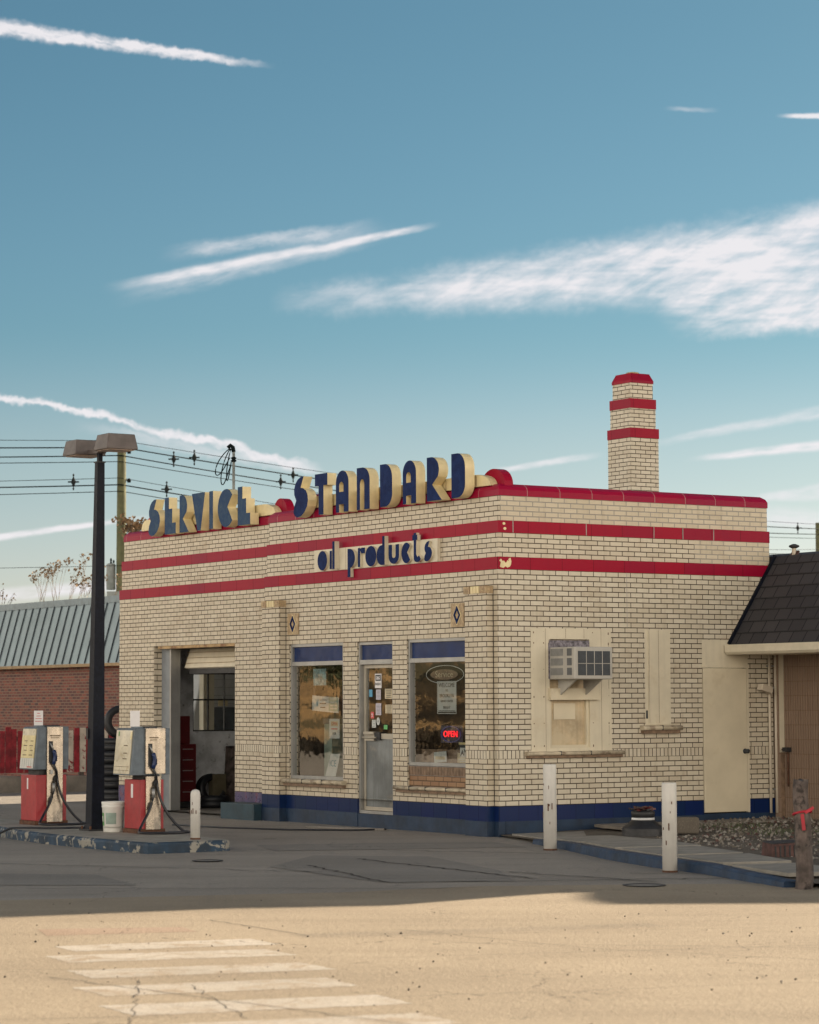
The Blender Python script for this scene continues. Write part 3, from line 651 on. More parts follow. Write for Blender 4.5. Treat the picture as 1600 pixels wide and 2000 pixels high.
mb=MB(); mb.vm=lambda z:(z-.60)/.0677*.0677
mb.box(.03,.14,.655,2.175,.60,.745,'brown_brick'); mb.vm=None; ST.part('infill_brick',mb,win2)
mb=MB()
y=.665
while y<2.16: mb.box(.018,.13,y,y+.062,.752,.868,'terracotta' if random.random()<.0 else 'sill_brown'); y+=.071
mb.box(.03,.13,.655,2.175,.745,.872,'mortar_grey'); ST.part('infill_brick',mb,win2)
sill('sill','F',0,.606,2.41,.515,.602,win2,(1.1,1.6,2.0))
# ---- shop door
y0,y1,z0,z1=DR; mb=MB(); rect_frame(mb,'F',.02,y0,y1,.19,z1,.04,.09,'aluminium',[(2.262,2.325)])
door=ST.part('door',mb,label='grey metal shop door covered in stickers and notices')
mb=MB(); mb.box(.055,.062,y0+.04,y1-.04,2.325,z1-.04,'blue_transom'); ST.part('transom_panel',mb,door)
mb=MB(); rect_frame(mb,'F',.075,y0+.045,y1-.045,.235,2.258,.05,.04,'aluminium_warm',[(1.225,1.30)]); ST.part('leaf_frame',mb,door)
mb=MB(); mb.face([(.094,y0+.095,1.30),(.094,y1-.095,1.30),(.094,y1-.095,2.21),(.094,y0+.095,2.21)],'shop_glass'); ST.part('pane',mb,door)
mb=MB(); mb.box(.085,.10,y0+.095,y1-.095,.285,1.225,'brushed_kick'); ST.part('kick_plate',mb,door)
mb=MB(); mb.tube([(.03,y1-.10,1.245),(.02,y1-.10,1.245),(.02,y1-.42,1.245),(.06,y1-.42,1.245)],.012,'aluminium_warm'); mb.box(.03,.075,y1-.36,y1-.10,1.29,1.325,'aluminium_warm'); mb.box(.04,.075,y1-.36,y1-.12,1.20,1.23,'aluminium_warm'); mb.box(.05,.078,y1-.50,y1-.36,1.21,1.32,'pump_dark'); ST.part('handle',mb,door)
def notice(name,y0_,y1_,z0_,z1_,m,x=.088,tilt=0,parent=None,extra=None,label=None):
    mb=MB(); cy,cz=(y0_+y1_)/2,(z0_+z1_)/2; hy,hz=(y1_-y0_)/2,(z1_-z0_)/2
    c,s=math.cos(tilt),math.sin(tilt)
    P=lambda a,b,x_: (x_,cy+a*c-b*s,cz+a*s+b*c)
    vs=[P(-hy,-hz,x),P(hy,-hz,x),P(hy,hz,x),P(-hy,hz,x),P(-hy,-hz,x+.002),P(hy,-hz,x+.002),P(hy,hz,x+.002),P(-hy,hz,x+.002)]
    mb.mesh(vs,[(0,1,2,3),(4,5,6,7),(0,1,5,4),(1,2,6,5),(2,3,7,6),(3,0,4,7)],m)
    if extra: extra(mb,cy,cz,hy,hz,x)
    return mb
def lines(n,col='ink_dark',wf=.75,th=.0035,z0=.7,z1=-.7):
    def f(mb,cy,cz,hy,hz,x):
        for k in range(n):
            z=cz+hz*(z0+(z1-z0)*k/max(1,n-1)); ww=hy*wf*random.uniform(.7,1)
            mb.box(x-.0012,x-.0002,cy-ww,cy+ww,z-th,z+th,col)
    return f
def sign_thing(name,label,cat,mb,org,group=None): return single(name,mb,label,cat,org,group)
def noti(name,label,y0_,y1_,z0_,z1_,m,extra=None,tilt=0,x=.088,cat='notice'):
    mb=notice(name,y0_,y1_,z0_,z1_,m,x,tilt,None,extra); return single(name,mb,label,cat,(x,(y0_+y1_)/2,z0_))
def ex_help(mb,cy,cz,hy,hz,x):
    mb.box(x-.0015,x-.0005,cy-hy*.82,cy+hy*.82,cz-.0,cz+hz*.85,'ink_dark'); mb.box(x-.003,x-.0016,cy-hy*.55,cy+hy*.55,cz+hz*.2,cz+hz*.66,'white_card')
    words(mb,'ATM',(x-.0035,cy,cz+hz*.43),.06,'ink_dark'); words(mb,'INSIDE',(x-.002,cy,cz-hz*.45),.05,'ink_dark')
# glass of the door runs y 2.64..3.36 ; photo shows y up to 2.68..3.28
noti('door_notice','black and white framed notice at the top of the shop door glass',2.97,3.14,1.93,2.13,'white_card',ex_help)
noti('door_notice','small lilac sheet below the black framed notice on the shop door',2.99,3.11,1.77,1.91,'poster_lilac',lines(6,'ink_dark',.8,.002))
noti('door_notice','larger lilac sheet in the middle of the shop door glass',2.98,3.12,1.555,1.72,'poster_lilac',lines(7,'ink_dark',.8,.002))
noti('door_notice','tan paper at the right edge of the door glass, upper of two',2.68,2.88,1.78,1.92,'poster_tan',lines(5))
noti('door_notice','tan paper at the right edge of the door glass, lower of two',2.68,2.87,1.58,1.70,'poster_tan',lines(4))
noti('door_sticker','round blue sticker at the left edge of the door glass',3.21,3.29,1.81,1.91,'poster_blue',cat='sticker')
noti('door_sticker','small red and white sticker on the door glass left side',3.17,3.25,1.51,1.60,'poster_red',lines(2,'white_card',.6,.006,.3,-.3),cat='sticker')
noti('door_sticker','small white sticker low on the left of the door glass',3.12,3.22,1.38,1.49,'poster_pale',lines(3,'ink_dark',.6,.002),cat='sticker')
mb=MB(); add_mesh(mb,curve_mesh([arc(0,0,.042,.055,0,345,20)],.002),T(.088,3.055,1.47)@FR,'poster_pale'); words(mb,'24',(.0865,3.055,1.47),.03,'ink_dark'); single('door_sticker',mb,'oval white sticker low on the door glass','sticker',(.088,3.055,1.42))
noti('door_sticker','small green sticker low at the right of the door glass',2.82,2.91,1.36,1.42,'poster_green',cat='sticker')
# window 1 contents
def ex_v(mb,cy,cz,hy,hz,x):
    words(mb,'V',(x-.0015,cy+hy*.62,cz+.01),.16,'ink_blue',sx=.9); mb.box(x-.0013,x-.0003,cy-hy*.15,cy+hy*.45,cz+hz*.50,cz+hz*.58,'ink_dark')
    mb.box(x-.0013,x-.0003,cy-hy*.05,cy+hy*.42,cz+.0,cz+hz*.14,'ink_dark'); mb.box(x-.0013,x-.0003,cy-hy*.0,cy+hy*.38,cz-hz*.5,cz-hz*.36,'ink_dark')
    mb.box(x-.0014,x-.0004,cy-hy*.97,cy-hy*.25,cz-hz*.93,cz+hz*.93,'label_grey')
    for k in range(4): mb.box(x-.0026,x-.0015,cy-hy*.85,cy-hy*.38,cz+hz*(.62-k*.42),cz+hz*(.72-k*.42),'poster_pale')
noti('window_sign','pale green sign with a large V behind the shop window glass',4.09,4.83,1.60,1.82,'poster_pale',ex_v,tilt=R(3),x=.075,cat='sign')
noti('window_poster','aqua blue poster high behind the left shop window',4.48,4.84,1.98,2.22,'poster_aqua',None,x=.10,cat='poster')
def ex_p(mb,cy,cz,hy,hz,x):
    mb.box(x-.0013,x-.0003,cy-hy*.7,cy+hy*.7,cz+hz*.25,cz+hz*.75,'poster_tan'); words(mb,'OPEN',(x-.002,cy,cz+hz*.5),.06,'ink_red'); mb.box(x-.0013,x-.0003,cy-hy*.6,cy+hy*.6,cz-.01,cz+.005,'ink_red')
    words(mb,'FOR',(x-.002,cy,cz-hz*.5),.05,'ink_dark')
noti('window_poster','white and orange poster at the right of the left shop window',4.07,4.35,1.22,1.50,'poster_pale',ex_p,x=.075,cat='poster')
mb=MB(); mb.vm=None
vs=[(.09,4.49,.68),(.09,4.21,.68),(.12,4.13,1.0),(.12,4.38,1.0),(.098,4.49,.68),(.098,4.21,.68),(.128,4.13,1.0),(.128,4.38,1.0)]
mb.mesh(vs,[(0,1,2,3),(4,5,6,7),(0,1,5,4),(1,2,6,5),(2,3,7,6),(3,0,4,7)],'poster_pale')
Mi=T(.103,4.30,.86)@Matrix.Rotation(R(0),4,'X')@FR; add_mesh(mb,text_mesh('ICE',.13,.002),Mi,'ink_blue')
single('ice_sign',mb,'pale board reading ICE leaning in the left shop window','sign',(.1,4.35,.68))
# things standing inside behind window 1
mb=MB(); mb.box(.45,.75,4.9,5.12,.60,1.42,'label_grey'); mb.box(.44,.76,4.88,5.14,1.42,1.50,'pump_grey'); single('vending_cabinet',mb,'grey cabinet seen through the left shop window','cabinet',(.6,5.0,.6))
mb=MB(); mb.tube([(.25,5.05,1.45),(.25,5.05,2.25)],.018,'sill_brown'); single('wooden_stake',mb,'brown stick standing upright inside the left shop window','stick',(.25,5.05,1.45))
mb=MB(); mb.box(.62,.66,4.30,4.62,.8,1.28,'poster_tan'); mb.box(.62,.66,4.70,4.78,.78,1.02,'tan_trim'); single('paper_sack',mb,'tan paper sheet standing inside the left shop window','paper',(.64,4.4,.8))
mb=MB(); mb.box(.60,.65,4.02,4.22,.70,1.30,'poster_tan'); single('paper_sack',mb,'tan paper at the right side inside the left shop window','paper',(.62,4.1,.7))
# window 2 contents
def ex_w(mb,cy,cz,hy,hz,x):
    for t_,zz,s_,c_ in (('WELCOME',.78,.082,'ink_dark'),('TO',.42,.045,'ink_brown'),('BROOKLYN',.08,.066,'ink_brown'),('SERVICE CENTER',-.28,.040,'ink_dark'),('BRIGHT',-.70,.05,'ink_dark')):
        words(mb,t_,(x-.0015,cy,cz+hz*zz),s_,c_,sx=.98)
    mb.box(x-.001,x-.0002,cy-hy*.92,cy+hy*.92,cz-hz*.96,cz-hz*.90,'ink_dark')
mbw=notice('w',1.10,1.53,1.60,2.00,'poster_pale',.075,0,None,ex_w)
rect_frame(mbw,'F',.072,1.085,1.545,1.575,2.012,.010,.004,'poster_pale')
single('welcome_sign',mbw,'pale sign reading WELCOME TO BROOKLYN SERVICE CENTER behind the right shop window','sign',(.075,1.32,1.58))
mb=MB(); o1=arc(0,0,.46,.125,0,350,36); add_mesh(mb,curve_mesh([o1,[(a*.97,b*.92) for a,b in o1]],.002),T(.075,1.36,2.10)@FR,'poster_pale')
add_mesh(mb,curve_mesh([arc(0,0,.33,.07,0,350,30)],.002),T(.076,1.38,2.10)@FR,'sill_brown'); words(mb,'Service',(.0745,1.38,2.10),.12,'poster_tan',sx=1.25)
single('oval_decal',mb,'oval line decal with script lettering at the top of the right shop window','decal',(.075,1.36,2.0))
TH_=Thing('neon_open_sign','glowing red OPEN neon sign with dim blue ring in the right shop window','neon sign',(.09,1.21,1.15))
mb=MB(); o1=arc(0,0,.235,.108,0,352,36); add_mesh(mb,curve_mesh([o1,[(a*.95,b*.92) for a,b in o1]],.012),T(.088,1.24,1.305)@FR,'neon_blue_dim'); TH_.part('ring_tube',mb)
mb=MB(); add_mesh(mb,text_mesh('OPEN',.118,.012,sx=1.12),T(.082,1.24,1.305)@FR,'neon_red'); TH_.part('letter_tube',mb)
mb=MB(); mb.box(.102,.106,.98,1.50,1.19,1.42,'neon_backing'); TH_.part('backing',mb)
def ex_m(mb,cy,cz,hy,hz,x):
    words(mb,'Marlins',(x-.0015,cy-.06,cz),.15,'ink_dark',sx=.8); add_mesh(mb,curve_mesh([[(-.05,-.04),(0,.05),(.05,-.04),(0,-.01)]],.002),T(x-.0015,cy+hy*.72,cz-.01)@FR,'ink_dark')
mbw=notice('w',.70,1.02,1.01,1.13,'poster_pale',.085,0,None,lambda mb,cy,cz,hy,hz,x:(words(mb,'Marb',(x-.0015,cy-.03,cz),.13,'ink_dark',sx=.75),add_mesh(mb,curve_mesh([[(-.05,-.045),(0,.045),(.05,-.045),(0,-.012)]],.002),T(x-.0015,cy+hy*.66,cz-.01)@FR,'ink_dark')))
mbw.box(.083,.087,.70,1.05,1.17,1.20,'dial_yellow'); mbw.box(.088,.092,.70,1.04,1.13,1.17,'ink_dark')
single('lettered_banner',mbw,'white banner with bold black lettering below the neon sign','banner',(.085,.85,1.01))
noti('window_poster','crumpled cream paper at the bottom of the right shop window',.68,1.10,.93,1.06,'poster_tan',lines(5,'poster_pale',.9,.004),x=.095,cat='poster')
noti('window_poster','pale aqua and tan card standing at the bottom of the right shop window',1.36,1.66,.93,1.07,'poster_pale',lambda mb,cy,cz,hy,hz,x: mb.box(x-.0013,x-.0003,cy-hy*.8,cy+hy*.8,cz-hz*.5,cz+hz*.1,'poster_tan'),tilt=R(-4),x=.095,cat='poster')
noti('window_board','brown cardboard lining the bottom of the right shop window',.66,2.0,.925,1.10,'sill_brown',x=.12,cat='board')
# ---- office interior shell, floor slab, roof soffit
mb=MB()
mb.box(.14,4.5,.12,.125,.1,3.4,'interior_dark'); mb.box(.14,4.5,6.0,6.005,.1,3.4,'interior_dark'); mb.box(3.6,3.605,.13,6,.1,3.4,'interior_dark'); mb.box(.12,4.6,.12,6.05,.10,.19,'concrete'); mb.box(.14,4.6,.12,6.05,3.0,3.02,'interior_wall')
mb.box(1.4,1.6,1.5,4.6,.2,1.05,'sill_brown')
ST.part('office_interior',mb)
# ---- boarded side window
mb=MB(); x0,x1,z0,z1=BW
mb.box(x0,x1,.07,.09,z0,z1,'stained_panel')
for a,b in((x0,x0+.30),(x1-.36,x1)): mb.box(a,b,-.002,.07,z0,z1,'cream_paint')
mb.box(x0+.30,x1-.36,-.0015,.07,2.55,z1,'cream_paint'); mb.box(x0+.30,x1-.36,.0,.07,z0,1.125,'cream_paint')
bw=ST.part('boarded_window',mb,label='large side window boarded over with cream painted panels')
mb=MB()
mb.box(.815,.855,.022,.07,1.125,1.76,'cream_door_paint'); mb.box(1.425,1.465,.022,.07,1.125,1.76,'cream_door_paint'); mb.box(.855,1.425,.022,.07,1.125,1.165,'cream_door_paint')
mb.box(.92,1.27,.060,.07,1.50,1.71,'cream_door_paint'); ST.part('panel',mb,bw)
mb=MB()
for xs in(.56,.72,1.52,1.78):
    for zz in(1.16,1.45,1.8,2.15,2.5,2.64): mb.box(xs-.006,xs+.006,-.0045,-.001,zz-.006+random.uniform(-.02,.02),zz+.006,'rust')
for zz in(1.3,1.9,2.4): mb.box(xs-.0,xs+.004,-.003,-.001,zz,zz+.12,'sill_brown')
SCR=mb
for xs in(.75,1.08,1.38,1.66,):
    mb=MB(); mb.box(xs-.002,xs+.002,-.0032,-.001,z0 if xs in(.75,1.66) else 2.56,z1,'sill_brown')
    ST.part('board_joint',mb,bw)
o_=ST.part('screw_heads',SCR,bw); o_['kind']='stuff'
mb=MB(); mb.box(.79,1.60,-.065,.02,1.755,1.905,'cream_door_paint'); ST.part('ledger_board',mb,bw)
mb=MB(); mb.box(.805,1.46,-.012,.06,2.44,2.535,'foam_purple'); mb.box(.795,.815,-.012,.04,2.03,2.5,'foam_purple'); mb.box(.815,1.46,.0,.06,2.02,2.44,'foam_purple'); ST.part('foam_packing',mb,bw)
sill('sill','S',0,.41,1.985,1.0,1.085,bw,(.93,1.42))
mb=MB(); mb.box(NW[0],NW[1],.0,.04,NW[2],NW[3],'cream_paint'); mb.box(NW[0]+.055,NW[1]-.01,-.012,.0,NW[2]+.01,NW[3]-.005,'cream_paint')
nw=ST.part('narrow_window',mb,label='narrow window boarded over with cream vertical boards')
mb=MB()
for xs in(2.46,2.62): mb.box(xs-.002,xs+.002,-.0135,-.0115,NW[2]+.03,NW[3]-.01,'sill_brown')
mb.box(2.405,2.435,-.003,.0,1.50,1.61,'ink_dark'); ST.part('board_joint',mb,nw)
sill('sill','S',0,2.298,2.965,1.30,1.41,nw,(2.62,))
# ---- side door
mb=MB(); x0,x1,z0,z1=SD; mb.box(x0,x1,.0,.04,2.21,z1,'cream_paint'); mb.box(x0-.01,x1+.01,-.02,.03,2.185,2.225,'cream_paint'); mb.box(x1-.035,x1,-.012,.03,z0,2.185,'cream_paint')
sdr=ST.part('side_door',mb,label='plain flush cream side door with dark knob')
mb=MB(); mb.box(x0+.008,x1-.04,-.016,.025,z0+.012,2.18,'cream_door_paint'); ST.part('leaf',mb,sdr,bev=.004)
mb=MB(); mb.tube([(4.105,-.016,1.045),(4.105,-.045,1.045)],.014,'ink_dark',10); mb.tube([(4.105,-.045,1.045),(4.105,-.055,1.045),(4.105,-.085,1.045),(4.105,-.09,1.045)],.03,'ink_dark',12); mb.tube([(4.105,-.017,1.045),(4.105,-.022,1.045)],.036,'ink_dark',14); ST.part('knob',mb,sdr)
# ---- garage bay
mb=MB(); mb.box(.16,.40,7.27,9.85,2.605,2.648,'steel_lintel'); ST.part('lintel',mb)
mb=MB(); mb.box(.29,.41,9.62,9.97,0.02,2.605,'door_frame_grey'); mb.box(.25,.42,9.57,9.62,.02,2.6,'aluminium'); gdoor=ST.part('garage_door',mb,label='garage door rolled up behind a grey steel track')
mb=MB()
pr=[(.46,2.30),(.50,2.28),(.54,2.30),(.60,2.6),(.56,2.6)]
mb.prof(pr,7.3,9.50,'y','fascia_cream'); 
for k in range(3): mb.box(.466+.02*k,.478+.02*k,7.3,9.50,2.37+.085*k,2.376+.085*k,'tan_trim')
mb.box(.49,.51,7.3,9.4,2.20,2.285,'pump_dark'); ST.part('door_section',mb,gdoor)
mb=MB()
mb.face([(.3,6.35,.015),(8.8,6.35,.015),(8.8,10.97,.015),(.3,10.97,.015)],'concrete')
iw='interior_wall'; y_=10.95
for a,b,c,d in((.31,1.385,0,3.3),(2.75,8.8,0,3.3),(1.385,2.75,0,1.26),(1.385,2.75,2.235,3.3)): mb.box(a,b,y_,11.0,c,d,iw)
mb.box(.31,8.8,6.30,6.34,0,3.3,iw); mb.box(.31,8.8,6.3,11,3.28,3.3,'interior_dark')
for a,b in((6.34,7.26),(9.98,10.95)): mb.box(.312,.33,a,b,0,3.3,'interior_dark')
mb.box(.312,.33,7.26,9.98,2.66,3.3,'interior_dark')
ST.part('garage_interior',mb)
mb=MB(); rect_frame(mb,'S',10.97,1.385,2.75,1.26,2.235,.022,.05,'pump_dark',[(1.775,1.80)]); mb.box(1.685,1.70,10.97,11.02,1.28,2.215,'pump_dark'); mb.box(2.0,2.008,10.97,11.02,1.28,2.215,'pump_dark'); mb.box(2.36,2.37,10.97,11.02,1.28,2.215,'pump_dark')
gw=ST.part('garage_window',mb)
mb=MB(); mb.face([(1.40,10.992,1.28),(2.73,10.992,1.28),(2.73,10.992,2.215),(1.40,10.992,2.215)],'shop_glass'); ST.part('pane',mb,gw)
t=Thing('tool_chest','dark red tool chest inside the garage bay','tool chest',(.99,10.6,.02))
mb=MB(); mb.box(.80,1.13,10.35,10.8,.12,1.06,'toolbox_red'); mb.box(.80,1.12,10.36,10.8,.02,.12,'pump_dark'); t.part('cabinet',mb,bev=.01)
mb=MB(); mb.box(.80,1.04,10.4,10.8,1.06,1.52,'toolbox_red'); t.part('upper_chest',mb,bev=.01)
for k in range(5):
    mb=MB(); mb.box(.83,1.10,10.335,10.35,.17+k*.175,.31+k*.175,'toolbox_red'); mb.box(.87,1.06,10.325,10.335,.27+k*.175,.285+k*.175,'aluminium'); t.part('drawer',mb)
def tire(name,label,c,rad,wd,axis,group,world=True,lean=None):
    mb=MB(); prof=[(rad*.58,-wd*.42),(rad*.66,-wd*.5),(rad*.9,-wd*.5),(rad*.975,-wd*.40),(rad,-wd*.26),(rad,-wd*.06),(rad*.985,-wd*.05),(rad*.985,wd*.05),(rad,wd*.06),(rad,wd*.26),(rad*.975,wd*.40),(rad*.9,wd*.5),(rad*.66,wd*.5),(rad*.58,wd*.42),(rad*.56,0)]
    n=28; vs=[];
    for r,z in prof:
        for i in range(n): a=2*PI*i/n; vs.append((r*math.cos(a),r*math.sin(a),z))
    P=len(prof); fs=[(j*n+i,j*n+(i+1)%n,((j+1)%P)*n+(i+1)%n,((j+1)%P)*n+i) for j in range(P) for i in range(n)]
    mb.mesh(vs,fs,'rubber',True); o=mb.build(name); o.location=c
    if lean: o.rotation_euler=lean
    return tag(o,label,'tyre',group)
p=w(1.55,10.62); tire('tire','black tyre leaning on the back wall inside the garage bay',(p.x,p.y,.29),.27,.18,0,'tyres inside the garage',lean=(R(80),0,R(40)))
p=w(1.35,10.15); tire('tire','smaller black tyre lying on the garage floor',(p.x,p.y,.12),.27,.18,0,'tyres inside the garage')
mb=MB(); mb.box(1.55,1.80,10.55,10.70,.02,.55,'cardboard'); single('cardboard_box',mb,'grey brown box standing on the garage floor','box',(1.7,10.6,.02))
mb=MB(); mb.obox((2.0,10.62,.52),(1,0,0),(0,.99,.1),(0,-.1,.99),.19,.012,.5,'old_wood'); mb.obox((2.05,10.55,.05),(1,0,0),(0,1,0),(0,0,1),.3,.2,.03,'old_wood'); single('wooden_board',mb,'dark wooden board leaning inside the garage bay beside the brick pier','board',(2.0,10.6,.02))
# chimney
cx,cy=6.6,5.68
CH=Thing('chimney_stack','square cream brick chimney with red stripes and red cap above the roof','chimney',(cx,cy,3.2))
def chz(z0,z1,o,m,pr=0,vm=None):
    mb=MB(); mb.vm=vm or (lambda z:(z-6.020)/.0664*.0677); s=.50; y1=.60
    mb.box(cx+o-pr,cx+s+.08-o+pr,cy+o-pr,cy+y1-o+pr,z0,z1,m); return mb
CH.part('shaft',chz(3.3,6.020,0,'glazed_brick'))
CH.part('red_band',chz(6.020,6.179,0,'red_tile',.008,lambda z:(z-6.020)*.9+.004))
CH.part('shaft',chz(6.179,6.506,.03,'glazed_brick'))
CH.part('red_band',chz(6.506,6.664,.03,'red_tile',.008,lambda z:(z-6.506)*.9+.004))
CH.part('shaft',chz(6.664,6.926,.06,'glazed_brick'))
mb=MB(); mb.vm=lambda z:.25
a0,a1,b0,b1=cx+.05,cx+.53,cy+.05,cy+.55
lv=[(0,6.926),(0,6.97),(.05,7.09)]
for (i0,z0),(i1,z1) in zip(lv[:-1],lv[1:]):
    A=[(a0+i0,b0+i0),(a1-i0,b0+i0),(a1-i0,b1-i0),(a0+i0,b1-i0)];B=[(a0+i1,b0+i1),(a1-i1,b0+i1),(a1-i1,b1-i1),(a0+i1,b1-i1)]
    for k in range(4): mb.face([(*A[k],z0),(*A[(k+1)%4],z0),(*B[(k+1)%4],z1),(*B[k],z1)],'red_tile_light_joint' if 0 else 'red_tile')
mb.face([(a0+.05,b0+.05,7.09),(a1-.05,b0+.05,7.09),(a1-.05,b1-.05,7.09),(a0+.05,b1-.05,7.09)],'terracotta'); mb.face([(a0,b0,6.926),(a1,b0,6.926),(a1,b1,6.926),(a0,b1,6.926)],'red_tile')
CH.part('cap',mb)
mb=MB(); mb.lathe(((a0+a1)/2,(b0+b1)/2,7.09),[(.13,0),(.10,.035),(.05,.045)],'terracotta',16); CH.part('flue_top',mb)
# ================================================================== LETTERS
def fit(shape,u0,u1,z0,z1): return [[(u0+a*(u1-u0),z0+b*(z1-z0)) for a,b in s] for s in shape]
S_=[(.70,1.0),(.5,.995),(.30,.94),(.14,.84),(.05,.70),(.06,.57),(.16,.46),(.20,.42),(.06,.28),(0.0,.13),(.10,.04),(.28,.0),(.52,.02),(.76,.11),(.94,.25),(1,.40),(.97,.53),(.86,.64),(.66,.71),(.50,.725)]
T_=[(0,.71),(0,1),(1,1),(1,.71),(.69,.71),(.69,0),(.29,0),(.29,.71)]
A_o=[(0,0)]+arc(.5,.70,.5,.30,180,0,16)+[(1,0),(.62,0),(.62,.19),(.26,.19),(.26,0)]
A_h=[(.27,.49)]+arc(.435,.63,.165,.10,180,0,10)+[(.60,.49)]
N_=[(0,0),(0,1),(.42,1)]+arc(.42,.70,.58,.30,90,0,12)+[(1,0),(.58,0)]+arc(.415,.60,.165,.125,0,180,10)+[(.25,0)]
D_=[(0,0),(0,1)]+arc(.42,.66,.58,.34,90,0,10)+arc(.42,.30,.58,.30,0,-90,10)
R_=[(0,0),(0,1)]+arc(.30,.70,.52,.30,90,-32,12)+[(.36,.37),(1,0)]
E_=[(0,0),(0,1),(.38,1),(.38,.685),(.68,.685),(.68,.30),(1,.30),(1,0)]
V_=[(0,1),(1,1),(.68,0),(.42,0)]; I_=[(0,0),(0,1),(1,1),(1,0)]
C_=arc(.53,.5,.53,.5,42,318,22)+[(.62,.53)]
def letter(th,nm,shape,y0,y1,z0,z1,xf,depth,face,side,label=None):
    mb=MB(); me=curve_mesh(fit(shape,-y0,-y1,z0,z1),depth)
    add_mesh(mb,me,T(xf+depth/2,0,0)@FR,face,side); mb.keepn=True
    o=th.part('letter',mb); 
    if label: o['label']=label
    return o
SG=Thing('rooftop_sign','raised navy blue STANDARD letters along the front parapet','sign',(.08,2.8,4.57),group='parapet lettering')
for nm,sh,a,b in(('S',[S_],5.068,4.648),('T',[T_],4.452,4.102),('A',[A_o,A_h],3.870,3.522),('N',[N_],3.303,2.961),('D',[D_],2.692,2.378),('A',[A_o,A_h],2.110,1.775),('R',[R_],1.510,1.150),('D',[D_],.917,.592)):
    letter(SG,nm,sh,a,b,4.422,5.012,-.10,.150,'letter_navy','letter_cream')
def rail(th,ya,yb,x0,x1,zt,zb=4.56):     # ya left end (large y) yb right end
    r=.185; pts=[(-ya,zb)]+arc(-ya+r,zb+.01,r,zt-zb-.01,180,90,8)+arc(-yb-r*1.9,zb+.01,r*1.9,zt-zb-.01,90,0,10)+[(-yb,zb)]
    mb=MB(); add_mesh(mb,curve_mesh([pts],x1-x0),T((x0+x1)/2,0,0)@FR,'letter_cream'); mb.keepn=True; return th.part('backing_rail',mb)
rail(SG,5.30,.28,.085,.20,4.722)
def redend(th,y0,y1,x0,x1,zt):
    pts=[(-y0,4.55)]+arc(-(y0+y1)/2,4.57,(y0-y1)/2,zt-4.57,180,0,14)+[(-y1,4.55)]
    mb=MB(); add_mesh(mb,curve_mesh([pts],x1-x0),T((x0+x1)/2,0,0)@FR,'red_tile'); mb.keepn=True; mb.vm=lambda z:.05; th.part('red_end',mb)
redend(SG,.66,.12,.205,.34,4.79); redend(SG,5.47,4.85,.205,.34,4.80)
for y in (.6,1.32,1.72,2.32,2.9,3.46,4.03,4.6): mb=MB(); mb.box(.080,.086,y-.003,y+.003,4.57,4.70,'sill_brown'); SG.part('rail_joint',mb)
SV=Thing('rooftop_sign','raised faded blue SERVICE letters above the garage bay','sign',(.23,8.3,4.57),group='parapet lettering')
for nm,sh,a,b in(('S',[S_],9.995,9.585),('E',[E_],9.42,9.037),('R',[R_],8.910,8.597),('V',[V_],8.497,8.058),('I',[I_],7.922,7.797),('C',[C_],7.644,7.144),('E',[E_],7.009,6.62)):
    letter(SV,nm,sh,a,b,4.432,5.022,.05,.150,'letter_faded_blue','letter_cream')
rail(SV,10.60,6.18,.235,.35,4.735); redend(SV,6.45,6.03,.355,.49,4.81); redend(SV,10.72,10.2,.355,.49,4.80)
OS=Thing('lettered_sign','small navy oil products lettering on a cream panel over the shop windows','sign',(0,3.0,3.61))
mb=MB(); mb.box(-.012,.037,1.393,4.619,3.612,3.924,'fascia_cream'); OS.part('panel',mb)
for y in(1.96,2.56,3.37,3.75): mb=MB(); mb.box(-.0135,-.0115,y-.002,y+.002,3.613,3.923,'tan_trim'); OS.part('panel_joint',mb)
def sm(shape,a,b,z0,z1,nm,d=.04): letter(OS,nm,shape,a,b,z0,z1,-.012-d,d,'letter_navy','fascia_cream')
ell=[arc(.5,.5,.5,.5,0,352,28)]
rect=[[(0,0),(0,1),(1,1),(1,0)]]
sm(ell,4.462,4.194,3.622,3.904,'o'); sm(rect,4.124,4.062,3.632,3.893,'i'); sm(rect,3.992,3.928,3.626,4.021,'l',.075)
sm([[(0,0),(0,1)]+arc(.3,.66,.7,.335,90,-90,14)+[(.40,.325),(.40,0)]],3.618,3.418,3.495,3.895,'p',.05)
sm([[(0,0),(0,1),(.33,1),(.33,.97),(.48,.97),(.48,1),(1,1),(1,.70),(.50,.70),(.33,.85),(.33,0)]],3.358,3.168,3.626,3.893,'r'); sm(ell,3.160,2.868,3.620,3.906,'o')
sm([arc(.62,.345,.62,.345,90,270,16)+[(.70,0),(1,0),(1,1),(.70,1),(.70,.69)]],2.832,2.622,3.624,4.023,'d',.06)
sm([[(0,1)]+arc(.5,.42,.5,.42,180,360,16)+[(1,1),(.66,1)]+arc(.5,.44,.16,.14,0,-180,8)+[(.34,1)]],2.554,2.283,3.628,3.893,'u')
sm([C_],2.226,1.990,3.620,3.903,'c')
sm([[(.16,1),(.46,1),(.46,.93),(.60,.93),(.60,.75),(.46,.75),(.46,.27),(.60,.17),(.74,.22),(.83,.20),(1,.10)]+arc(.58,.14,.42,.14,-20,-170,8)+[(.16,.25),(.16,.75),(0,.75),(0,.93),(.16,.93)]],1.936,1.722,3.622,4.022,'t',.05)
sm([S_],1.659,1.465,3.620,3.895,'s')
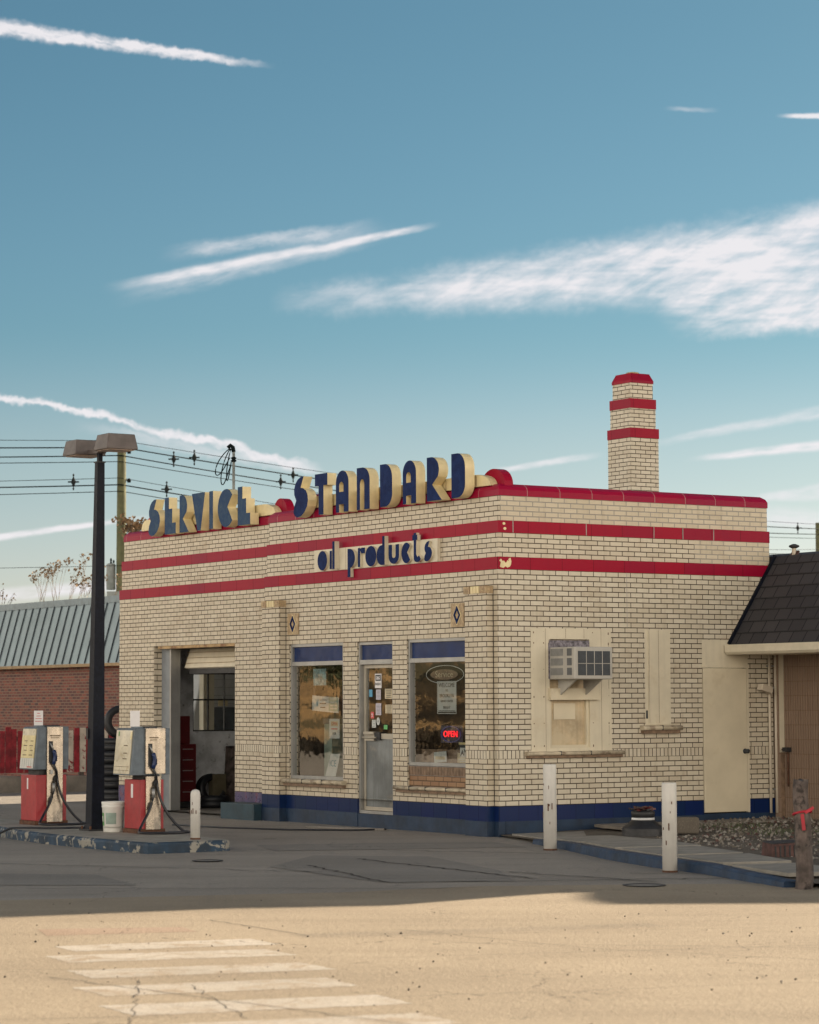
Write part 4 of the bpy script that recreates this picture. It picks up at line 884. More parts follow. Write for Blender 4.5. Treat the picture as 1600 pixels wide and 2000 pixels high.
# ================================================================== AIR CONDITIONER
AC=Thing('air_conditioner','beige window air conditioner jutting from the boarded side window','air conditioner',(1.1,0,2.0))
x0,x1,ya,yb,z0,z1=.815,1.432,-.55,.03,2.02,2.44
mb=MB(); mb.box(x0,x1,ya,yb,z0,z1,'ac_body'); AC.part('casing',mb,bev=.015)
mb=MB()
for k in range(3):
    za=z0+.055+k*.125; mb.box(x0-.004,x0+.01,-.30,-.03,za,za+.095,'ac_light_slot')
    for q in range(7): mb.box(x0-.006,x0-.003,-.30,-.03,za+.008+q*.0125,za+.012+q*.0125,'ac_slot')
    mb.box(x0-.005,x0+.01,-.49,-.39,za,za+.095,'ac_slot')
AC.part('side_louvre',mb)
mb=MB(); mb.box(x0+.055,x1-.045,ya-.004,ya+.02,z0+.05,z1-.055,'ac_coil'); AC.part('rear_coil',mb)
mb=MB()
for k in range(1,4): xx=x0+.055+(x1-x0-.10)*k/4; mb.box(xx-.004,xx+.004,ya-.012,ya-.005,z0+.05,z1-.055,'ac_body')
mb.box(x0+.055,x1-.045,ya-.012,ya-.005,z0+.20,z0+.208,'ac_body')
for q in range(24): zz=z0+.06+q*.013; mb.box(x0+.055,x1-.045,ya-.008,ya-.0055,zz,zz+.003,'pump_grey')
AC.part('coil_guard',mb)
for xx in(.95,1.36):
    mb=MB(); mb.prof([(-.42,z0),(-.02,z0),(-.02,1.83),(-.06,1.82)],xx-.012,xx+.012,'x','ac_body'); mb.box(xx-.03,xx+.03,-.055,-.045,1.80,1.84,'ac_body')
    AC.part('bracket',mb)
# conduits at the far end of the side wall
for i,(xx,yy,r,zt,zb_,lb) in enumerate([(4.545,-.035,.019,2.45,.19,'left one of two cream conduits running down beside the side door'),(4.64,-.05,.019,2.40,.19,'right one of two cream conduits at the brick corner')]):
    mb=MB(); mb.tube([(xx,yy,zb_),(xx,yy,zt)],r,'pipe_cream',10)
    for z in(.5,1.9,2.2): mb.box(xx-.03,xx+.03,-.03,-.002,z,z+.025,'aluminium')
    single('conduit_pipe',mb,lb,'pipe',(xx,yy,zb_),'conduits by the side door')
t=Thing('wall_light','small tilted white floodlight on the wall above the conduits','light fixture',(4.45,0,1.9))
mb=MB(); mb.obox((4.42,-.09,1.90),(.96,0,-.26),(0,1,0),(.26,0,.96),.10,.055,.045,'pipe_cream'); t.part('lamp_head',mb,bev=.008)
mb=MB(); mb.tube([(4.48,-.0,1.86),(4.48,-.09,1.87)],.015,'aluminium'); t.part('arm',mb)
# ================================================================== STEP, BOLLARDS, BED FURNITURE
mb=MB(); mb.box(-.25,.14,5.985,7.0,-.02,.24,'blue_step_paint'); single('concrete_step',mb,'low blue painted concrete block beside the garage opening','step',(-.05,6.5,0),bev=.012)
def bollard(wx,wy,z0,h,r,label,flat):
    mb=MB(); prof=[(r,0),(r,h-.02)]+([(r*.97,h-.005),(r*.9,h)] if flat else [(r*.95,h+.01),(r*.7,h+.035),(r*.3,h+.045)])
    mb.lathe((0,0,0),prof,'white_post',28); mb.lathe((0,0,-.01),[(r+.004,0),(r+.002,.03)],'rust',28,cap=False)
    # worn-through marks
    for k in range(7):
        a=random.uniform(PI*.9,PI*1.6); z=random.uniform(.25,h*.8); q=random.uniform(.005,.011)
        mb.box(math.cos(a)*(r+.001)-q*.6,math.cos(a)*(r+.001)+q*.6,math.sin(a)*(r+.001)-q*.6,math.sin(a)*(r+.001)+q*.6,z,z+q*random.uniform(2,9),'rust')
    o=mb.build('bollard'); o.location=(wx,wy,z0); return tag(o,label,'bollard','white steel bollards')
bollard(1.63,30.18,0,1.0,.078,'white steel bollard in front of the boarded window, chipped down its left edge',True)
bollard(2.63,26.23,0,.905,.076,'white steel bollard standing at the blue kerb in front of the side wall',True)
bollard(-2.54,30.42,.13,.54,.058,'short round topped white bollard at the end of the pump island',False)
# wooden post
WP=Thing('wooden_post','weathered grey wooden post at the end of the blue kerb','post',(3.606,23.76,0),world=True)
mb=MB(); n=20; vs=[];L_=14
for j in range(L_+1):
    z=-.03+1.03*j/L_
    for i in range(n):
        a=2*PI*i/n; r=.068+.006*math.sin(3*a+1)+.005*math.sin(7*a+j*.3)+.006*math.sin(j*.9+a); r*=1.12-.12*j/L_
        vs.append((3.606+r*math.cos(a)+.012*math.sin(j*.4),23.76+r*math.sin(a),z+(.012*math.sin(5*a) if j==L_ else 0)))
mb.mesh(vs,[(j*n+i,j*n+(i+1)%n,(j+1)*n+(i+1)%n,(j+1)*n+i) for j in range(L_) for i in range(n)]+[tuple(range(L_*n,(L_+1)*n))],'old_wood',True)
pst=WP.part('post_body',mb)
mb=MB(); 
pts=[(3.606+.082*math.cos(a),23.76+.082*math.sin(a),.70+.02*math.cos(a+1)) for a in [2*PI*i/20 for i in range(21)]]
mb.tube(pts,.012,'red_ribbon',6); mb.obox((3.60,23.672,.62),(1,0,.1),(0,1,0),(-.1,0,1),.016,.004,.075,'red_ribbon'); mb.obox((3.66,23.675,.73),(.8,0,.5),(0,1,0),(-.5,0,.8),.05,.004,.014,'red_ribbon')
ribbon_o=mb.build('ribbon',None,(3.606,23.76,.7)); ribbon_o.location=(3.606,23.76,.7); tag(ribbon_o,'bright red ribbon tied around the wooden post','ribbon')
# blue kerb (one continuous strip following the bed edge)
KP=[(-.52,-1.55),(-.95,-2.75),(-1.74,-4.69),(-2.12,-5.9),(-2.38,-7.1),(-3.0,-9.0)]
mb=MB(); P_=[w(*p) for p in KP]; vs=[]
hs=[.06,.09,.11,.115,.11,.07]
for i,p in enumerate(P_):
    d=(P_[min(i+1,5)]-P_[max(i-1,0)]).normalized(); nrm=Vector((d.y,-d.x,0))
    if nrm.y>0: nrm=-nrm
    h=hs[i]
    for a,z in((.06,-.02),(.052,h*.75),(.03,h),(-.07,h),(-.085,-.02)): vs.append((p.x+nrm.x*a,p.y+nrm.y*a,z))
fs=[(i*5+k,i*5+k+1,(i+1)*5+k+1,(i+1)*5+k) for i in range(5) for k in range(4)]+[(0,1,2,3,4),(25,26,27,28,29)]
mb.mesh(vs,fs,'curb_blue'); kb=mb.build('kerb'); kb['kind']='structure'
# flat slabs inside the kerb
def slab(pts,z,label,th=.04,m='slab_concrete'):
    mb=MB(); P2=[w(*p) for p in pts]; c=sum(P2,Vector())/len(P2); P2=[c+(p-c)*.93 for p in P2]
    mb.prof([(p.x,p.y) for p in P2],z-th,z,'z',m); o=mb.build('concrete_slab',None,(c.x,c.y,z-th)); o.location=(c.x,c.y,z-th); bevel(o,.006)
    return tag(o,label,'slab','concrete slabs behind the blue kerb')
slab([(-.42,-1.55),(-.80,-2.7),(.35,-2.9),(.5,-1.7)],.082,'pale concrete slab nearest the first bollard behind the kerb')
slab([(-.88,-2.85),(-1.42,-4.25),(-.25,-4.45),(.2,-3.05)],.105,'grey concrete slab between the two bollards')
slab([(-1.52,-4.45),(-1.95,-5.75),(-.9,-5.95),(-.45,-4.6)],.115,'pale angular concrete slab right of the second bollard')
slab([(-2.02,-5.95),(-2.30,-7.2),(-1.5,-7.4),(-1.0,-6.1)],.12,'long pale slab behind the kerb before the wooden post')
slab([(-2.36,-7.35),(-2.75,-8.7),(-1.9,-8.9),(-1.6,-7.5)],.11,'last concrete slab beside the wooden post')
slab([(-.04,-.25),(-.36,-1.4),(.9,-1.2),(1.2,-.25)],.055,'worn concrete apron at the station corner')
slab([(1.3,-.12),(1.1,-1.0),(4.5,-.8),(4.6,-.12)],.13,'dark concrete strip along the side wall base',m='concrete')
# sump cover with a rag, and a valve box lid
p=w(.85,-1.9,0); SM=Thing('sump_cover','ribbed black plastic sump riser with a white band beside the first bollard','sump cover',(p.x,p.y,.05),world=True)
mb=MB(); prof=[(.27,0)]
for k in range(5): prof+=[(.27,.012+k*.024),(.255,.020+k*.024)]
prof+=[(.25,.135),(.20,.16),(.16,.20),(.14,.215)]
mb.lathe((p.x,p.y,.05),prof,'black_plastic',30); SM.part('riser',mb)
mb=MB(); mb.lathe((p.x,p.y,.265),[(.143,0),(.146,.01),(.143,.028),(.13,.03)],'white_band',26); SM.part('white_ring',mb)
mb=MB(); mb.lathe((p.x,p.y,.295),[(.14,0),(.145,.04),(.15,.07),(.11,.09)],'black_plastic',26); SM.part('lid',mb)
mb=MB()
for k in range(26):
    a=random.random()*6.28; r=random.uniform(0,.15); mb.obox((p.x+r*math.cos(a),p.y+r*math.sin(a),.39+random.uniform(-.01,.03)),(math.cos(a),math.sin(a),.2),(-math.sin(a),math.cos(a),.1),(-.2,0,1),random.uniform(.03,.07),random.uniform(.01,.03),.008,random.choice(['weathered_brown','toolbox_red','black_plastic']))
rg=mb.build('rag',None,(p.x,p.y,.385)); rg.location=(p.x,p.y,.385); tag(rg,'crumpled dark red rag on top of the black sump cover','rag')
p=w(1.25,-2.25); mb=MB(); mb.obox((0,0,.12),(1,0,0),(0,1,0),(0,0,1),.15,.11,.10,'earth'); o=mb.build('concrete_block'); o.location=(p.x,p.y,.08); bevel(o,.02); tag(o,'plain grey concrete block behind the second bollard','block')
p=w(-.72,-6.3); mb=MB(); mb.obox((0,0,.075),(1,0,0),(0,1,0),(0,0,1),.19,.13,.075,'weathered_brown',.93); mb.box(-.175,.175,-.118,.118,.15,.162,'black_plastic')
for k in range(6): mb.box(-.15+k*.055,-.13+k*.055,-.132,-.124,.01,.13,'black_plastic')
o=mb.build('valve_box'); o.location=(p.x,p.y,.08); o.rotation_euler=(R(3),R(-2),.3); bevel(o,.008); tag(o,'dark brown plastic valve box set in the gravel','valve box')
p=Vector((3.9,23.6,0)); mb=MB()
for k in range(9): stone(mb,(random.uniform(-.12,.12),random.uniform(-.1,.1),.03+random.uniform(0,.03)),random.uniform(.03,.05),'weathered_brown')
o=mb.build('brick_rubble'); o.location=p; o['kind']='stuff'
# small manholes
for (x,y,r,lb) in((2.19,24.27,.20,'round iron manhole ring in the asphalt near the second bollard'),(-2.23,28.3,.17,'round iron cover in the asphalt right of the pump island')):
    mb=MB(); mb.lathe((0,0,0),[(r*.8,-.002),(r,.006),(r*1.02,.010),(r*.86,.012),(r*.84,.004)],'pump_dark',30); mb.lathe((0,0,0),[(r*.84,.0055),(.01,.0055)],'patch_dark',30,cap=False)
    o=mb.build('manhole_cover'); o.location=(x,y,.003); tag(o,lb,'manhole','iron covers in the lot')
# ================================================================== PUMP ISLAND
mb=MB(); outline=[(-5.36,-.60),(-4.28,-.60),(-4.05,-.3),(-4.05,7.4),(-5.0,7.4),(-5.42,5.5),(-5.46,2.5),(-5.44,.8)]
outline=[(-5.36,-.62),(-4.36,-.63),(-4.25,-.55),(-4.19,-.3),(-4.15,8.0),(-4.9,8.0),(-5.05,4.6),(-5.30,3.3),(-5.42,2.0),(-5.43,.8)]
n=len(outline)
top=[(x,y,.125) for x,y in outline]; cxm=sum(p[0] for p in outline)/n; cym=sum(p[1] for p in outline)/n
def inset(k):
    out=[]
    for i,(x,y) in enumerate(outline):
        px,py=outline[i-1]; qx,qy=outline[(i+1)%n]; d=Vector((qx-px,qy-py)).normalized(); nn_=Vector((-d.y,d.x))
        if nn_.dot(Vector((cxm-x,cym-y)))<0: nn_=-nn_
        out.append((x+nn_.x*k,y+nn_.y*k))
    return out
o0,o1,o2=outline,inset(.012),inset(.035)
for A,B,za,zb_ in((o0,o0,-.02,.09),(o0,o1,.09,.118),(o1,o2,.118,.13)):
    for i in range(n):
        j=(i+1)%n; mb.face([(*A[i],za),(*A[j],za),(*B[j],zb_),(*B[i],zb_)],'island_blue')
mb.face([(*p,.13) for p in o2],'island_concrete')
single('pump_island',mb,'raised concrete pump island with worn blue painted edge','kerb island',(-4.7,2.5,0))
def pump(cx_,cy_,wy,dx,dxu,up_x0,up_x1,label,dial,kind):
    """cx_,cy_: front right corner; wy width of the face along y; dx depth of the lower body; upper cabinet x range"""
    z0=.13
    P=Thing('fuel_pump',label,'fuel pump',(cx_+dx/2,cy_+wy/2,z0),group='fuel pumps on the island')
    mb=MB(); mb.box(cx_-.015,cx_+dx+.02,cy_-.005,cy_+wy+.01,z0,z0+.055,'rust'); P.part('plinth',mb)
    zr0,zr1=z0+.055,.79
    mb=MB(); mb.box(cx_,cx_+dx,cy_,cy_+wy,zr0,zr1,'pump_red'); b=P.part('lower_cabinet',mb,bev=.006)
    mb=MB(); mb.box(cx_-.003,cx_+.001,cy_+wy*.52,cy_+wy*.60,.60,.745,'white_card') if kind==1 else mb.box(cx_-.003,cx_+.001,cy_+wy*.46,cy_+wy*.58,.565,.735,'white_card'); P.part('grab_slot',mb,b)
    mb=MB(); mb.box(cx_+.06,cx_+dx-.04,cy_+.04,cy_+wy-.10,zr1,.86,'pump_dark'); P.part('neck',mb)
    u0,u1=cx_+up_x0,cx_+up_x1; zt=1.425; zu=.86 if kind==1 else .845
    ya_,yb_=cy_+.0,cy_+wy+(.0 if kind==1 else .06)
    mb=MB(); 
    prf=[(u0-.02,zu),(u1,zu),(u1,zt),(u0+.05,zt),(u0+.033,zt-.02)]
    mb.prof(prf,ya_,yb_,'y','pump_grey'); up=P.part('upper_cabinet',mb,bev=.006)
    # dial faces, front leaning slightly
    def Fp(t): return u0-.02+.053*t-.008
    mb=MB(); a,b2=ya_+.05,yb_-.02
    def dq(t0,t1,m,off=0,ya2=None,yb2=None):
        A=ya2 if ya2 is not None else a; B=yb2 if yb2 is not None else b2
        za=zu+(zt-zu)*t0; zb2=zu+(zt-zu)*t1
        xa,xb=Fp(t0)-off,Fp(t1)-off
        mb.mesh([(xa,A,za),(xa,B,za),(xb,B,zb2),(xb,A,zb2),(xa+.01,A,za),(xa+.01,B,za),(xb+.01,B,zb2),(xb+.01,A,zb2)],[(0,1,2,3),(4,5,6,7),(0,1,5,4),(1,2,6,5),(2,3,7,6),(3,0,4,7)],m)
    if kind==1:
        dq(.27,.80,'dial_yellow'); dq(.80,.955,'dial_pale'); dq(.03,.265,'dial_white')
        for r_ in range(4):
            for s0 in(.12,.58): dq(.66-r_*.11,.68-r_*.11,'ink_brown',.003,a+(b2-a)*s0,a+(b2-a)*(s0+.2+.06*(r_%2)))
        dq(.05,.075,'ink_red',.003,a+.04,a+.18); 
        for k in range(1,6): dq(.06,.255,'label_grey',.002,a+(b2-a)*k/6-.0015,a+(b2-a)*k/6+.0015)
    else:
        dq(.03,.955,'dial_pale'); dq(.76,.93,'dial_yellow',.002,a+.005,a+.045); dq(.83,.93,'label_green',.002,b2-.09,b2-.06)
        for t_ in(.62,.46,.34): dq(t_,t_+.02,'ink_brown',.003,a+.10,a+.20)
        for t_ in(.18,.10): dq(t_,t_+.008,'ink_brown',.003,a+.02,b2-.02)
    P.part('dial_face',mb,up)
    # stainless hose panel on the side facing the street corner
    sx0,sx1=(cx_+.145,cx_+.375) if kind==1 else (cx_+.065,cx_+.27)
    if kind==1:
        mb=MB(); mb.box(sx0,sx1,cy_-.028,cy_,zr0-.02,zt+.005,'stainless'); sp2=P.part('hose_panel',mb,bev=.006)
    else:
        mb=MB(); mb.box(sx0,sx1,cy_-.028,cy_,zr0-.01,.835,'stainless'); mb.box(sx0-.01,sx1+.06,cy_-.032,cy_,.86,zt+.003,'stainless'); mb.box(sx1+.06,sx1+.13,cy_-.01,cy_+.03,.85,zt,'pump_grey'); sp2=P.part('hose_panel',mb,bev=.006)
    nx=sx0+.045
    mb=MB(); mb.box(nx-.022,nx+.035,cy_-.034,cy_-.026,.95,1.235,'pump_dark'); P.part('nozzle_slot',mb,sp2)
    mb=MB(); mb.box(sx0+.04,sx1-.04,cy_-.033,cy_-.027,1.30,1.315,'ink_brown'); mb.box(sx0+.05,sx1-.06,cy_-.033,cy_-.027,1.275,1.285,'ink_brown'); P.part('instruction_text',mb,sp2)
    # nozzle
    yy=cy_-.065
    mb=MB(); mb.tube([(nx-.005,yy+.03,1.21),(nx+.008,yy+.01,1.17),(nx+.03,yy,1.11)],.011,'aluminium',8)
    mb.tube([(nx+.028,yy,1.115),(nx+.045,yy-.005,1.08),(nx+.05,yy-.005,1.03),(nx+.042,yy,.98),(nx+.03,yy,.93)],.026,'nozzle_blue',10)
    mb.tube([(nx+.05,yy,1.06),(nx+.082,yy,1.04),(nx+.078,yy,.98),(nx+.045,yy,.95)],.007,'nozzle_blue',6)
    P.part('nozzle',mb)
    mb=MB(); mb.box(sx0+.03,sx1+.01,cy_+.10,cy_+.22,zt,zt+.022,'pump_dark'); mb.box(sx0-.1,sx0+.14,cy_+.12,cy_+.20,zt,zt+.02,'pump_grey'); P.part('sign_bracket',mb)
    # hose
    hx=nx+.09
    def bez(p0,p1,p2,p3,n=14):
        p0,p1,p2,p3=map(Vector,(p0,p1,p2,p3)); return [p0*(1-t)**3+p1*3*t*(1-t)**2+p2*3*t*t*(1-t)+p3*t**3 for t in [i/n for i in range(n+1)]]
    zf=z0+.022
    pts=bez((hx,cy_-.045,.78),(hx+.01,cy_-.06,.55),(hx+.10,cy_-.13,.32),(hx+.29,cy_-.22,zf),12)
    pts+=bez((hx+.29,cy_-.22,zf),(hx+.36,cy_-.27,zf),(hx+.32,cy_-.40,zf),(hx+.10,cy_-.42,zf),10)[1:]
    pts+=bez((hx+.10,cy_-.42,zf),(hx-.20,cy_-.44,zf),(hx-.40,cy_-.30,zf),(hx-.30,cy_-.16,zf+.01),10)[1:]
    pts+=bez((hx-.30,cy_-.16,zf+.01),(hx-.24,cy_-.10,zf+.10),(hx-.08,cy_-.06,.40),(hx-.05,cy_-.055,.60),12)[1:]
    mb=MB(); mb.tube(pts,.0165,'hose_rubber',8); P.part('hose',mb)
    mb=MB(); mb.tube([(hx-.05,cy_-.055,.57),(hx-.05,cy_-.055,.68)],.022,'aluminium',10); mb.tube([(hx-.05,cy_-.055,.68),(hx-.03,cy_-.05,.745),(hx,cy_-.045,.78)],.02,'pump_dark',8); mb.tube([(hx-.05,cy_-.05,.55),(hx-.10,cy_-.04,.42)],.008,'pump_grey',6); P.part('swivel',mb)
    mb=MB(); mb.tube([(hx,cy_-.045,.77),(hx-.005,cy_-.05,.84),(nx+.03,yy,.93)],.014,'hose_rubber',8); P.part('hose_whip',mb)
    if kind==1:
        mb=MB(); mb.box(nx-.005,nx+.03,cy_-.05,cy_-.02,.80,.86,'aluminium'); P.part('hose_clip',mb)
    # card sign
    xs=sx0+.02 if kind==1 else sx0+.0
    mb=MB(); mb.box(xs-.13,xs+.0,cy_+.155,cy_+.16,zt+.02,1.64,'white_card')
    if kind==1:
        for k,ww in enumerate((.02,.03,.045,.05)): mb.box(xs-.065-ww,xs-.065+ww,cy_+.1545,cy_+.1553,1.60-k*.035,1.608-k*.035,'ink_red')
    single('card_sign',mb,'small white card with red print on the left fuel pump' if kind==1 else 'blank white card standing on the right fuel pump','sign',(xs-.06,cy_+.158,zt+.02))
    return P
pump(-4.60,4.11,.48,.44,0,-.005,.47,'red and grey fuel pump with a yellow dial left of the light pole','dial_yellow',1)
pump(-4.50,1.27,.44,.32,0,-.11,.26,'red and grey fuel pump with a bleached dial beside the white bucket','dial_pale',2)
# black cable off the island
mb=MB(); pts=[]
A=[(-4.35,2.9,.14),(-4.9,3.0,.14),(-5.05,3.25,.14),(-5.28,3.42,.135),(-5.42,3.55,.05),(-5.6,3.7,.012),(-6.1,4.1,.012),(-6.3,4.6,.012),(-6.4,6.0,.012)]
mb.tube([p for p in A],.015,'hose_rubber',8); single('ground_cable',mb,'black cable trailing over the island edge at the left','cable',(-5.2,3.5,0))
mb=MB(); mb.tube([(-1.9,5.4,.012),(-1.75,4.2,.012),(-1.3,3.1,.012),(-.7,2.5,.012),(-.2,2.4,.012)],.012,'hose_rubber',8); mb.tube([(-.75,3.6,.012),(-.55,2.9,.012),(-.3,2.3,.012)],.02,'patch_dark',6); single('ground_cable',mb,'black hose lying on the asphalt in front of the shop door','cable',(-1.2,3.4,0))
# bucket
BK=Thing('bucket','white plastic bucket with green label between pole and right pump','bucket',(-4.55,1.90,.13))
mb=MB(); c=(-4.55,1.92,.13); mb.lathe(c,[(.118,0),(.122,.01),(.138,.30),(.145,.31),(.145,.33),(.139,.33),(.145,.345),(.148,.375),(.140,.38),(.130,.375),(.125,.05)],'bucket_white',30); BK.part('body',mb)
mb=MB()
def wrap(a0,a1,z0_,z1_,m,r0=.1265,r1=.134):
    n_=10; vs=[]
    for i in range(n_+1):
        a=R(a0+(a1-a0)*i/n_)
        for z,r in((z0_,r0),(z1_,r1)): vs.append((c[0]+r*math.cos(a),c[1]+r*math.sin(a),c[2]+z))
    mb.mesh(vs,[(2*i,2*i+2,2*i+3,2*i+1) for i in range(n_)],m,True)
wrap(150,185,.08,.24,'label_green',.1275,.1365); wrap(200,260,.10,.24,'label_grey',.1285,.1365); wrap(152,178,.13,.20,'bucket_white',.1310,.1355); BK.part('label',mb)
# ================================================================== LIGHT POLE
LP=Thing('light_pole','tall dark square light pole with two shoebox lamp heads on the pump island','street lamp',(-4.5,2.36,.13))
def px_box(mb,c,w0,z0,w1,z1,m,c1=None):
    c1=c1 or c; vs=[]
    for (cx1,cy1),ww,z in((c,w0,z0),(c1,w1,z1)):
        for a,b in((-1,-1),(1,-1),(1,1),(-1,1)): vs.append((cx1+a*ww/2,cy1+b*ww/2,z))
    mb.mesh(vs,[(0,3,2,1),(4,5,6,7),(0,1,5,4),(1,2,6,5),(2,3,7,6),(3,0,4,7)],m)
pc=(-4.585,2.37); pt_=(-4.575,2.30)
mb=MB(); px_box(mb,pc,.185,.135,.098,4.80,'pole_dark',pt_); LP.part('shaft',mb,bev=.008)
mb=MB(); px_box(mb,pc,.30,.125,.30,.15,'pump_dark'); px_box(mb,pc,.21,.15,.195,.21,'pole_dark')
for a in(-1,1):
    for b_ in(-1,1): mb.lathe((pc[0]+a*.12,pc[1]+b_*.12,.15),[(.015,0),(.015,.04)],'rust',8)
LP.part('base_plate',mb)
mb=MB(); px_box(mb,pt_,.055,4.80,.055,4.95,'pole_dark'); px_box(mb,pt_,.112,4.795,.112,4.812,'pump_dark'); LP.part('tenon',mb)
mb=MB(); mb.box(pt_[0]-.04,pt_[0]+.04,pt_[1]-.38,pt_[1]+.38,4.925,4.98,'lamp_bronze'); mb.box(pt_[0]-.06,pt_[0]+.06,pt_[1]-.06,pt_[1]+.06,4.915,4.995,'lamp_bronze'); LP.part('cross_arm',mb)
for sgn in(-1,1):
    cy_=pt_[1]+sgn*.50; cx_=pt_[0]; mb=MB()
    cy_=pt_[1]-.46 if sgn<0 else pt_[1]+.46
    hx,hy=.215,.19
    b0_=[(cx_-hx,cy_-hy),(cx_+hx,cy_-hy),(cx_+hx,cy_+hy),(cx_-hx,cy_+hy)]; t0_=[(cx_-hx*.86,cy_-hy*.84),(cx_+hx*.86,cy_-hy*.84),(cx_+hx*.86,cy_+hy*.84),(cx_-hx*.86,cy_+hy*.84)]
    vs=[(*p,4.92) for p in b0_]+[(*p,4.945) for p in b0_]+[(*p,5.115) for p in t0_]
    mb.mesh(vs,[(0,1,5,4),(1,2,6,5),(2,3,7,6),(3,0,4,7),(4,5,9,8),(5,6,10,9),(6,7,11,10),(7,4,8,11),(8,9,10,11),(3,2,1,0)],'lamp_bronze')
    hd=LP.part('lamp_head',mb,bev=.006)
    mb=MB(); mb.box(cx_-hx*.85,cx_+hx*.85,cy_-hy*.85,cy_+hy*.85,4.91,4.9205,'lamp_lens'); LP.part('lens',mb,hd)
mb=MB(); mb.box(pc[0]-.094,pc[0]-.086,pc[1]+.02,pc[1]+.07,1.28,1.42,'pump_dark'); LP.part('hand_hole_cover',mb)
# ================================================================== RIGHT NEIGHBOUR with shingled mansard
brick('shingle',(.032,.030,.033),(.050,.046,.048),(.010,.011,.016),bw=.27,bh=.195,ms=.010,rough=.75,stk=.15,stain=(.05,.045,.04),bk=.7,vary=.3)
NB=Thing('shingled_shop','tan block building with a dark shingled mansard roof against the station','building',(4.8,-2,0))
mb=MB(); mb.vm=lambda z:z; mb.box(4.75,13,-4,-.10,-.1,2.40,'split_block'); mb.box(4.648,13,-.099,3.0,-.1,2.38,'split_block')
wl=NB.part('wall',mb)
mb=MB()
ys=-.12
while ys>-3.95:   # vertical flutes of the split-face block
    mb.box(4.738,4.75,ys-.022,ys,.03,2.38,'split_block'); ys-=.05
mb.vm=lambda z:z; NB.part('block_ribs',mb,wl)
mb=MB(); mb.box(4.66,4.76,-.10,-.005,1.02,2.40,'fascia_cream'); mb.box(4.68,4.76,-.10,-.005,.0,1.02,'sill_brown'); NB.part('corner_trim',mb)
mb=MB(); mb.tube([(4.70,-.07,1.06),(4.70,-.20,1.06),(4.72,-.20,1.0),(4.72,-.20,.55)],.012,'rust'); mb.box(4.66,4.74,-.25,-.15,1.03,1.09,'pump_dark'); NB.part('tap',mb)
e0,e1=(3.86,2.50),(4.72,3.74)
mb=MB(); L_r=math.hypot(e1[0]-e0[0],e1[1]-e0[1]); mb.vm=lambda z:(z-2.5)*L_r/1.24
mb.face([(e0[0],-4.2,e0[1]),(e0[0],-.012,e0[1]),(e1[0],-.012,e1[1]),(e1[0],-4.2,e1[1])],'shingle')
mb.face([(e1[0],-4.2,e1[1]),(e1[0],-.012,e1[1]),(5.1,-.012,3.80),(5.1,-4.2,3.80)],'shingle')
mb.face([(5.1,-4.2,3.80),(5.1,3.0,3.80),(13,3,3.7),(13,-4.2,3.7)],'roof_felt'); mb.face([(4.72,-.012,3.74),(4.72,3,3.74),(5.1,3,3.8),(5.1,-.012,3.80)],'shingle')
mb.face([(4.72,-.012,2.5),(4.72,3,2.5),(4.72,3,3.74),(4.72,-.012,3.74)],'shingle')
mb.keepn=True; rf=NB.part('roof',mb)
# every shingle course has a real butt edge
mb=MB(); nc=7
for k in range(nc+1):
    t=k*.195/L_r; x=e0[0]+(e1[0]-e0[0])*t; z=e0[1]+(e1[1]-e0[1])*t
    mb.box(x-.014,x+.004,-4.2,-.014,z-.002,z+.010,'pump_dark')
NB.part('shingle_butts',mb,rf)
mb=MB(); mb.obox(((e0[0]+e1[0])/2-.02,-.018,(e0[1]+e1[1])/2+.012),Vector((e1[0]-e0[0],0,e1[1]-e0[1])).normalized(),(0,1,0),Vector((-(e1[1]-e0[1]),0,e1[0]-e0[0])).normalized(),L_r/2,.016,.02,'pole_dark'); NB.part('rake_flashing',mb,rf)
mb=MB(); mb.prof([(3.87,2.50),(3.76,2.50),(3.765,2.40),(3.80,2.365),(4.8,2.365),(4.8,2.50)],-4.2,-.02,'y','fascia_cream'); NB.part('gutter',mb)
mb=MB(); mb.lathe((4.80,-.30,3.70),[(.035,0),(.03,.14)],'pipe_cream',12); mb.lathe((4.80,-.30,3.84),[(.035,0),(.075,.02),(.07,.04),(.02,.06)],'pump_dark',14); mb.obox((4.78,-.30,3.72),(.57,0,.82),(0,1,0),(-.82,0,.57),.10,.07,.012,'weathered_brown')
NB.part('roof_vent',mb,rf)
# ================================================================== LEFT NEIGHBOUR: brick with standing seam metal mansard
BS=Thing('brick_shop','red brick building with blue grey standing seam metal roof behind the pumps','building',(6.6,32,0))
mb=MB(); mb.vm=lambda z:z; mb.box(6.6,18,19.5,52,-.1,2.62,'red_brick'); BS.part('wall',mb)
mb=MB(); mb.face([(6.42,19.5,2.63),(6.42,52,2.63),(6.80,52,4.02),(6.80,19.5,4.02)],'metal_roof'); mb.face([(6.42,19.5,2.63),(6.80,19.5,4.02),(6.80,19.5,2.63)],'metal_roof'); mb.face([(6.42,52,2.63),(6.80,52,4.02),(6.80,52,2.63)],'metal_roof'); mb.keepn=True
mf=BS.part('metal_roof',mb)
mb=MB(); ya=19.6
d=Vector((.38,0,1.39)).normalized()
while ya<51.9:
    mb.obox((6.602,ya,3.325),(d.z,0,-d.x),(0,1,0),d,.016,.011,.71,'seam_dark'); ya+=.40
BS.part('standing_seams',mb,mf)
mb=MB(); mb.box(6.78,6.95,19.4,52.1,4.0,4.155,'metal_roof_trim'); mb.box(6.95,18,19.5,52,2.62,3.95,'metal_roof_trim'); BS.part('ridge_cap',mb,mf)
mb=MB(); mb.box(6.38,6.62,19.45,52,2.565,2.632,'tan_trim'); BS.part('eave_trim',mb)
